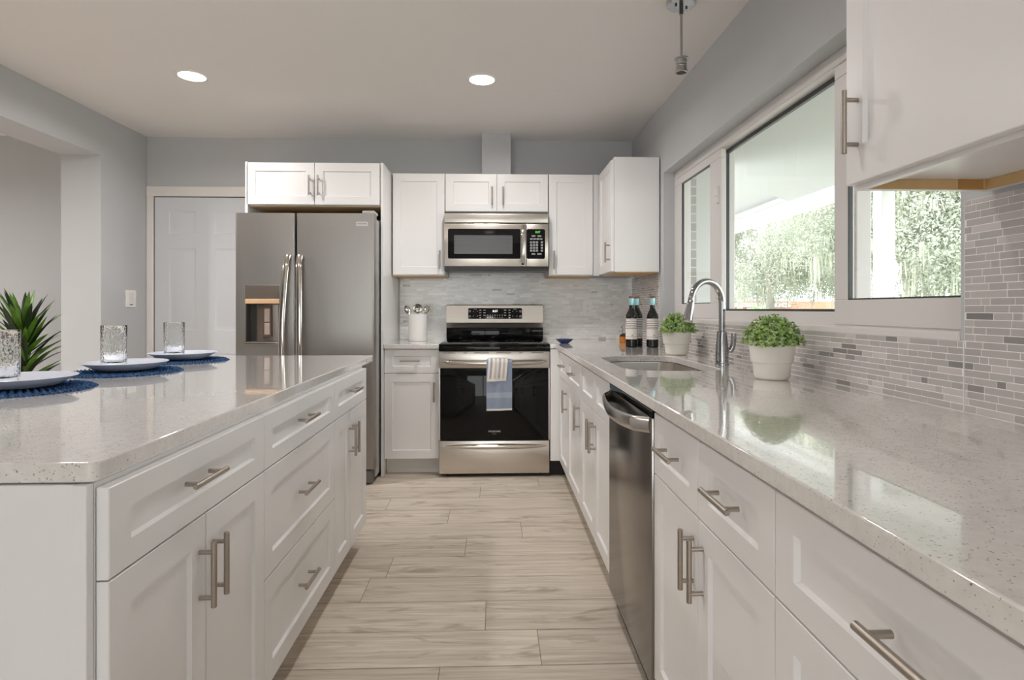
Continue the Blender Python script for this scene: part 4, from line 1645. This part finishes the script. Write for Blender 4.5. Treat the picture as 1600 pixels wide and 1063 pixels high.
PX = -1.462
SETS = [(1.79, "nearest the camera"), (2.275, "in the middle of the three"), (2.755, "farthest, beside the refrigerator")]
pm = obj("placemat", place_mat_bm(), M_mat, smooth=60)
tag(pm, "", "placemat", "placemats on the island")
bm = new()
lathe(bm, [(.070, 0), (.088, .001), (.100, .005), (.128, .021), (.1415, .0285), (.1455, .0305), (.1440, .0318), (.139, .0300), (.125, .0235), (.098, .0085), (.080, .0055), (0, .005)], seg=72)
pl = obj("plate", bm, M_dish, smooth=50)
tag(pl, "", "plate", "plates on the island")
bm = new()
prof = [(.030, 0), (.0395, .001), (.0415, .004), (.0420, .02), (.0425, .095), (.0430, .1645), (.0420, .1660), (.0408, .1645), (.0400, .095), (.0392, .032), (.034, .026), (0, .024)]
lathe(bm, prof, seg=48)
gl = obj("tumbler", bm, M_tumbler, smooth=50)
tag(gl, "", "glass", "tumblers on the island")
for i, (y, where) in enumerate(SETS):
    a = pm if i == 0 else pm.copy()
    b = pl if i == 0 else pl.copy()
    c_ = gl if i == 0 else gl.copy()
    for q_ in (a, b, c_):
        if i:
            COL.objects.link(q_)
    PX = (-1.425, -1.412, -1.447)[i]
    a.location = (PX, y, CT); a["label"] = "round braided navy blue placemat, " + where
    a.rotation_euler = (0, 0, i * 1.1)
    b.location = (PX - .005, y + .008, CT + .0098); b["label"] = "round white plate on a blue placemat, " + where
    c_.location = (PX - .025, y - .03, CT + .0098 + .0058); c_["label"] = "clear hammered glass tumbler on a plate, " + where

# ------------------------------------------------------------------ floor plant in the next room
yp = thing("floor_plant", "tall green sword leaf plant behind the island by the wall opening", "plant", (-3.30, 4.18, 0))
bm = new()
lathe(bm, [(.10, 0), (.125, .005), (.155, .30), (.157, .31), (.145, .31), (.13, .27), (0, .27)], -3.30, 4.18, 0, 32)
obj("planter", bm, M_potdark, yp, world=True, smooth=40)
bm = new(); tube(bm, [(-3.30, 4.18, .27), (-3.295, 4.18, .55), (-3.29, 4.175, .80), (-3.29, 4.17, 1.0)], [.028, .024, .022, .018], 12)
obj("trunk", bm, M_bark, yp, world=True)
rng = random.Random(11)
bm = new()
for i in range(84):
    zb = rng.uniform(.52, 1.04)
    u_ = (zb - .52) / .52
    th = i * 2.39996 + rng.uniform(-.2, .2)
    elev = R(rng.uniform(20, 42) + 42 * u_ ** 1.3)
    L_ = rng.uniform(.27, .35) * (1.0 - .05 * u_)
    droop = rng.uniform(.18, .42) * (1 - .65 * u_)
    W_ = rng.uniform(.018, .025)
    h_ = Vector((math.cos(th), math.sin(th), 0)); lat = Vector((-math.sin(th), math.cos(th), 0))
    p = Vector((-3.29, 4.172, zb)) + h_ * .012
    n = 9
    prev = None
    e_ = elev
    mi = 1 if rng.random() < .45 - .2 * u_ else 0
    for k in range(n + 1):
        t_ = k / n
        wv = W_ * (0.62 + .9 * t_) * (1 - t_ ** 2.2) + .0006
        d = h_ * math.cos(e_) + Vector((0, 0, 1)) * math.sin(e_)
        nrm = lat.cross(d)
        row = [bm.verts.new(p + lat * wv + nrm * (.18 * wv)), bm.verts.new(p - nrm * (.12 * wv)), bm.verts.new(p - lat * wv + nrm * (.18 * wv))]
        if prev:
            for q_ in range(2):
                bm.faces.new((prev[q_], prev[q_ + 1], row[q_ + 1], row[q_])).material_index = mi
        prev = row
        p = p + d * (L_ / n)
        e_ -= droop * 2.4 / n * (0.4 + t_)
obj("foliage", bm, [M_yucca, M_yuccad], yp, world=True, smooth=60)

# ------------------------------------------------------------------ lights


def downlight(x, y, label, power=None):
    t = thing("ceiling_light", label, "ceiling light", (x, y, ZC), 0, "recessed ceiling lights")
    bm = new()
    lathe(bm, [(.072, -.0045), (.076, -.0060), (.090, -.0030), (.092, -.0002), (.072, -.0002)], seg=48, close=False)
    obj("trim_ring", bm, M_ceramic, t)
    bm = new(); lathe(bm, [(0, -.0050), (.0725, -.0050)], seg=48, close=False)
    obj("lens", bm, M_lens, t)
    ld = bpy.data.lights.new("lamp", 'AREA')
    ld.shape = 'DISK'; ld.size = 0.14
    ld.energy = power or DOWNLIGHT_W
    ld.color = (1.0, 0.955, 0.925)
    ld.spread = R(165)
    lo = bpy.data.objects.new("lamp", ld); COL.objects.link(lo)
    lo.parent = t
    lo.location = (0, 0, -.0075)
    return t


downlight(-1.744, 3.415, "lit recessed ceiling light on the left, in front of the refrigerator")
downlight(-.067, 3.413, "lit recessed ceiling light in front of the microwave")
for x, y, p_ in ((-1.744, 1.70, 6.4), (-.067, 1.70, 4.2), (-1.744, -1.7, 1.2), (-.067, -1.7, 1.2)):  # extra unseen downlights, added as fill for the room
    downlight(x, y, "unseen recessed ceiling light added for fill outside the view", p_)
downlight(-4.3, 2.4, "lit recessed ceiling light in the room beyond the left wall", 54.0)

pd = thing("pendant_light", "bare metal pendant stem with empty socket hanging over the sink", "pendant light", (.818, 2.50, ZC))
bm = new(); lathe(bm, [(.0625, -.0005), (.0625, -.026), (.058, -.030), (0, -.031)], .818, 2.50, ZC, 40)
cn = obj("canopy", bm, mat("pendant_chrome", (.62, .64, .66), .18, 1.0), pd, world=True)
bm = new()
for sx_ in (-.026, .026):
    cyl(bm, (.818 + sx_, 2.50 + sx_ * .4, ZC - .036), (.818 + sx_, 2.50 + sx_ * .4, ZC - .030), .005, 10)
obj("screw", bm, M_gasket, cn, world=True)
bm = new(); cyl(bm, (.818, 2.50, ZC - .031), (.818, 2.50, ZC - .066), .0085, 14)
obj("rod_collar", bm, M_gasket, pd, world=True)
M_pend = mat("pendant_nickel", (.42, .415, .40), .28, 1.0)
bm = new(); cyl(bm, (.818, 2.50, ZC - .06), (.818, 2.50, 2.246), .0055, 14)
obj("rod", bm, M_pend, pd, world=True)
bm = new(); lathe(bm, [(0, .003), (.012, .003), (.030, -.001), (.030, -.006), (.0245, -.008), (.0245, -.024), (.0225, -.026), (.0225, -.030), (.0235, -.032), (.0235, -.037), (.0225, -.039), (.0235, -.041), (.0235, -.050), (.0255, -.053), (.0255, -.062), (.021, -.064), (.019, -.045), (0, -.045)], .818, 2.50, 2.246, 32)
obj("socket", bm, M_pend, pd, world=True, smooth=35)

# ------------------------------------------------------------------ outside: porch, trees, neighbour
bm = new(); box(bm, 1.31, 90, -30, 120, -.25, -.12)
struct("ground", bm, M_lawn)
bm = new(); box(bm, 1.31, 4.0, -30, 40, -.119, -.10)
struct("porch_floor", bm, M_concrete)
bm = new(); box(bm, 14.0, 60, 30, 44, -.119, -.10)
struct("driveway", bm, mat("bright_driveway", (0.66, 0.65, 0.62), 0.9, var=.05))
bm = new()
# flat porch ceiling with a mitred far end, then the raised wing beyond it
def prism(bm, pts, z0, z1):
    va = [bm.verts.new((p[0], p[1], z0 if len(p) < 3 else p[2])) for p in pts]
    vb = [bm.verts.new((p[0], p[1], (z0 if len(p) < 3 else p[2]) + z1 - z0)) for p in pts]
    n = len(pts)
    bm.faces.new(list(reversed(va))); bm.faces.new(vb)
    for k in range(n):
        bm.faces.new((va[k], va[(k + 1) % n], vb[(k + 1) % n], vb[k]))
prism(bm, [(1.31, -3), (3.62, -3), (3.62, 6.9), (1.31, 4.59)], 2.43, 2.50)
prism(bm, [(1.31, 4.50), (3.62, 6.81), (3.62, 14.0), (1.31, 14.0)], 2.56, 2.62)
bmesh.ops.recalc_face_normals(bm, faces=bm.faces)
struct("porch_ceiling", bm, mat("porch_ceiling_paint", (0.50, 0.515, 0.50), 0.6, var=.01))
bm = new()
box(bm, 3.52, 3.64, -3, 12.0, 2.335, 2.44)
box(bm, 3.64, 3.70, -3, 12.0, 2.30, 2.60)
struct("porch_beam", bm, M_porch)
bm = new(); box(bm, 1.31, 3.75, -3, 14, 3.02, 3.1)
struct("porch_roof", bm, M_roof)
bm = new(); box(bm, 3.50, 3.62, 5.11, 5.24, -.12, 2.335, .004)
o = obj("porch_post", bm, M_porch); tag(o, "square white porch post outside the right window pane", "post"); place_origin(o, (3.56, 5.18, -.12))
bm = new(); box(bm, 1.305, 1.415, 4.00, 4.12, -.12, 2.43)
o = obj("brick_pier", bm, M_brick); tag(o, "gray brick pier outside the left window pane", "pier"); place_origin(o, (1.36, 4.06, -.12))
bm = new(); box(bm, 1.305, 2.02, 4.95, 5.08, -.12, 2.43)
o = obj("porch_side_wall", bm, M_porch); tag(o, "white side wall of the porch outside the left window pane", "wall"); place_origin(o, (1.7, 5.0, -.12))


def oak(label, x, y, h, seed, rx, ry, nleaf, moss, lowz):
    t = thing("oak_tree", label, "tree", (x, y, -.12), 0, "trees beyond the porch")
    rng = random.Random(seed)
    bm = new()
    tube(bm, [(0, 0, 0), (.1, .1, h * .2), (-.1, .2, h * .45), (.2, 0, h * .7)], [.22, .18, .14, .06], 10)
    blobs = []
    for i in range(64):
        a = rng.uniform(0, 2 * PI)
        r_ = rng.uniform(.25, 1.0) ** .6 * .72
        z = lowz + .8 + (h - lowz - .8) * rng.random() ** 1.4
        tip = Vector((r_ * rx * math.cos(a), r_ * ry * math.sin(a), z))
        blobs.append((tip, rng.uniform(1.0, 1.7)))
        if i % 6:
            continue
        b0 = Vector((0, .15, min(h * .45, z * .6)))
        tube(bm, [b0, b0.lerp(tip, .5) + Vector((0, 0, .4)), tip], [.07, .045, .02], 7)
    obj("trunk", bm, M_treetrunk, t, smooth=50)
    verts, faces = [], []

    def leaf(c, s):
        d = Vector((rng.gauss(0, 1), rng.gauss(0, 1), rng.gauss(0, 1))).normalized()
        u = d.orthogonal().normalized(); v = d.cross(u)
        a = rng.uniform(0, 2 * PI)
        u, v = u * math.cos(a) + v * math.sin(a), v * math.cos(a) - u * math.sin(a)
        k = len(verts)
        verts.extend([c + u * s, c + v * s * .5 + d * s * .1, c - u * s, c - v * s * .5 + d * s * .1])
        faces.append((k, k + 1, k + 2, k + 3))
    for i in range(nleaf):
        c, r_ = blobs[rng.randrange(len(blobs))]
        d = Vector((rng.gauss(0, 1), rng.gauss(0, 1), rng.gauss(0, .75)))
        d = d.normalized() * (r_ * rng.uniform(.2, 1.0) ** .5)
        leaf(c + d, rng.uniform(.025, .07))
    me = bpy.data.meshes.new("foliage"); me.from_pydata(verts, [], faces); me.materials.append(M_tree)
    o = bpy.data.objects.new("foliage", me); COL.objects.link(o); o.parent = t
    verts, faces = [], []
    for i in range(moss):
        c, r_ = blobs[rng.randrange(len(blobs))]
        a = rng.uniform(0, 2 * PI); q = r_ * rng.uniform(.2, 1)
        p = c + Vector((q * math.cos(a), q * math.sin(a), -r_ * rng.uniform(.2, .7)))
        L_ = rng.uniform(.5, 1.3)
        for s_ in range(7):
            o_ = Vector((rng.gauss(0, .07), rng.gauss(0, .07), 0))
            l2 = L_ * rng.uniform(.5, 1); wd = rng.uniform(.008, .02)
            ang = rng.uniform(0, PI)
            w_ = Vector((math.cos(ang) * wd, math.sin(ang) * wd, 0))
            k = len(verts)
            verts.extend([p + o_ - w_, p + o_ + w_, p + o_ * 1.3 + w_ + Vector((0, 0, -l2 * .6)), p + o_ * 1.5 + Vector((0, 0, -l2)), p + o_ * 1.3 - w_ + Vector((0, 0, -l2 * .6))])
            faces.append((k, k + 1, k + 2, k + 3, k + 4))
    me = bpy.data.meshes.new("hanging_moss"); me.from_pydata(verts, [], faces); me.materials.append(M_moss)
    o = bpy.data.objects.new("hanging_moss", me); COL.objects.link(o); o.parent = t
    return t


oak("wide pale live oak hung with moss outside the middle window pane", 12.8, 26.5, 9.0, 1, 5.0, 6.2, 170000, 420, 1.5)
oak("dense pale live oak hung with moss outside the right window pane", 12.2, 16.6, 8.4, 3, 4.0, 3.9, 150000, 420, 1.5)
bs = thing("bush", "round bright green bush outside low in the middle window pane", "bush", (9.3, 20.2, -.12))
rng = random.Random(4)
verts, faces = [], []
for i in range(5000):
    d = Vector((rng.gauss(0, 1), rng.gauss(0, 1), abs(rng.gauss(0, .9)))).normalized() * rng.uniform(.5, 1) ** .5
    c = Vector((9.3 + d.x * .95, 20.2 + d.y * .95, -.1 + d.z * 1.35))
    u = Vector((rng.gauss(0, 1), rng.gauss(0, 1), rng.gauss(0, 1))).normalized(); v = u.orthogonal().normalized()
    k = len(verts); q = rng.uniform(.03, .06)
    verts.extend([c + u * q, c + v * q * .6, c - u * q, c - v * q * .6]); faces.append((k, k + 1, k + 2, k + 3))
bm = new(); me = bpy.data.meshes.new("t"); me.from_pydata(verts, [], faces); bm.from_mesh(me)
obj("foliage", bm, mat("bush_leaf", (.36, .60, .24), .6, var=.3), bs, world=True, smooth=0)
bm = new(); cyl(bm, (9.3, 20.2, -.12), (9.3, 20.2, .5), .05, 8)
obj("stem", bm, M_treetrunk, bs, world=True)
nb = thing("house", "distant neighbouring house with pale roof and red brick wall", "house", (24.0, 48.0, -.12))
bm = new(); box(bm, 17.5, 32, 46.0, 54.0, -.12, 1.75)
obj("wall", bm, M_redbrick, nb, world=True)
bm = new(); prism(bm, [(16.8, 45.3, 1.3), (23.6, 45.3, 1.3), (23.6, 51, 2.7), (16.8, 51, 2.7)], 1.3, 1.45)
bmesh.ops.recalc_face_normals(bm, faces=bm.faces)
obj("roof", bm, M_roof, nb, world=True)
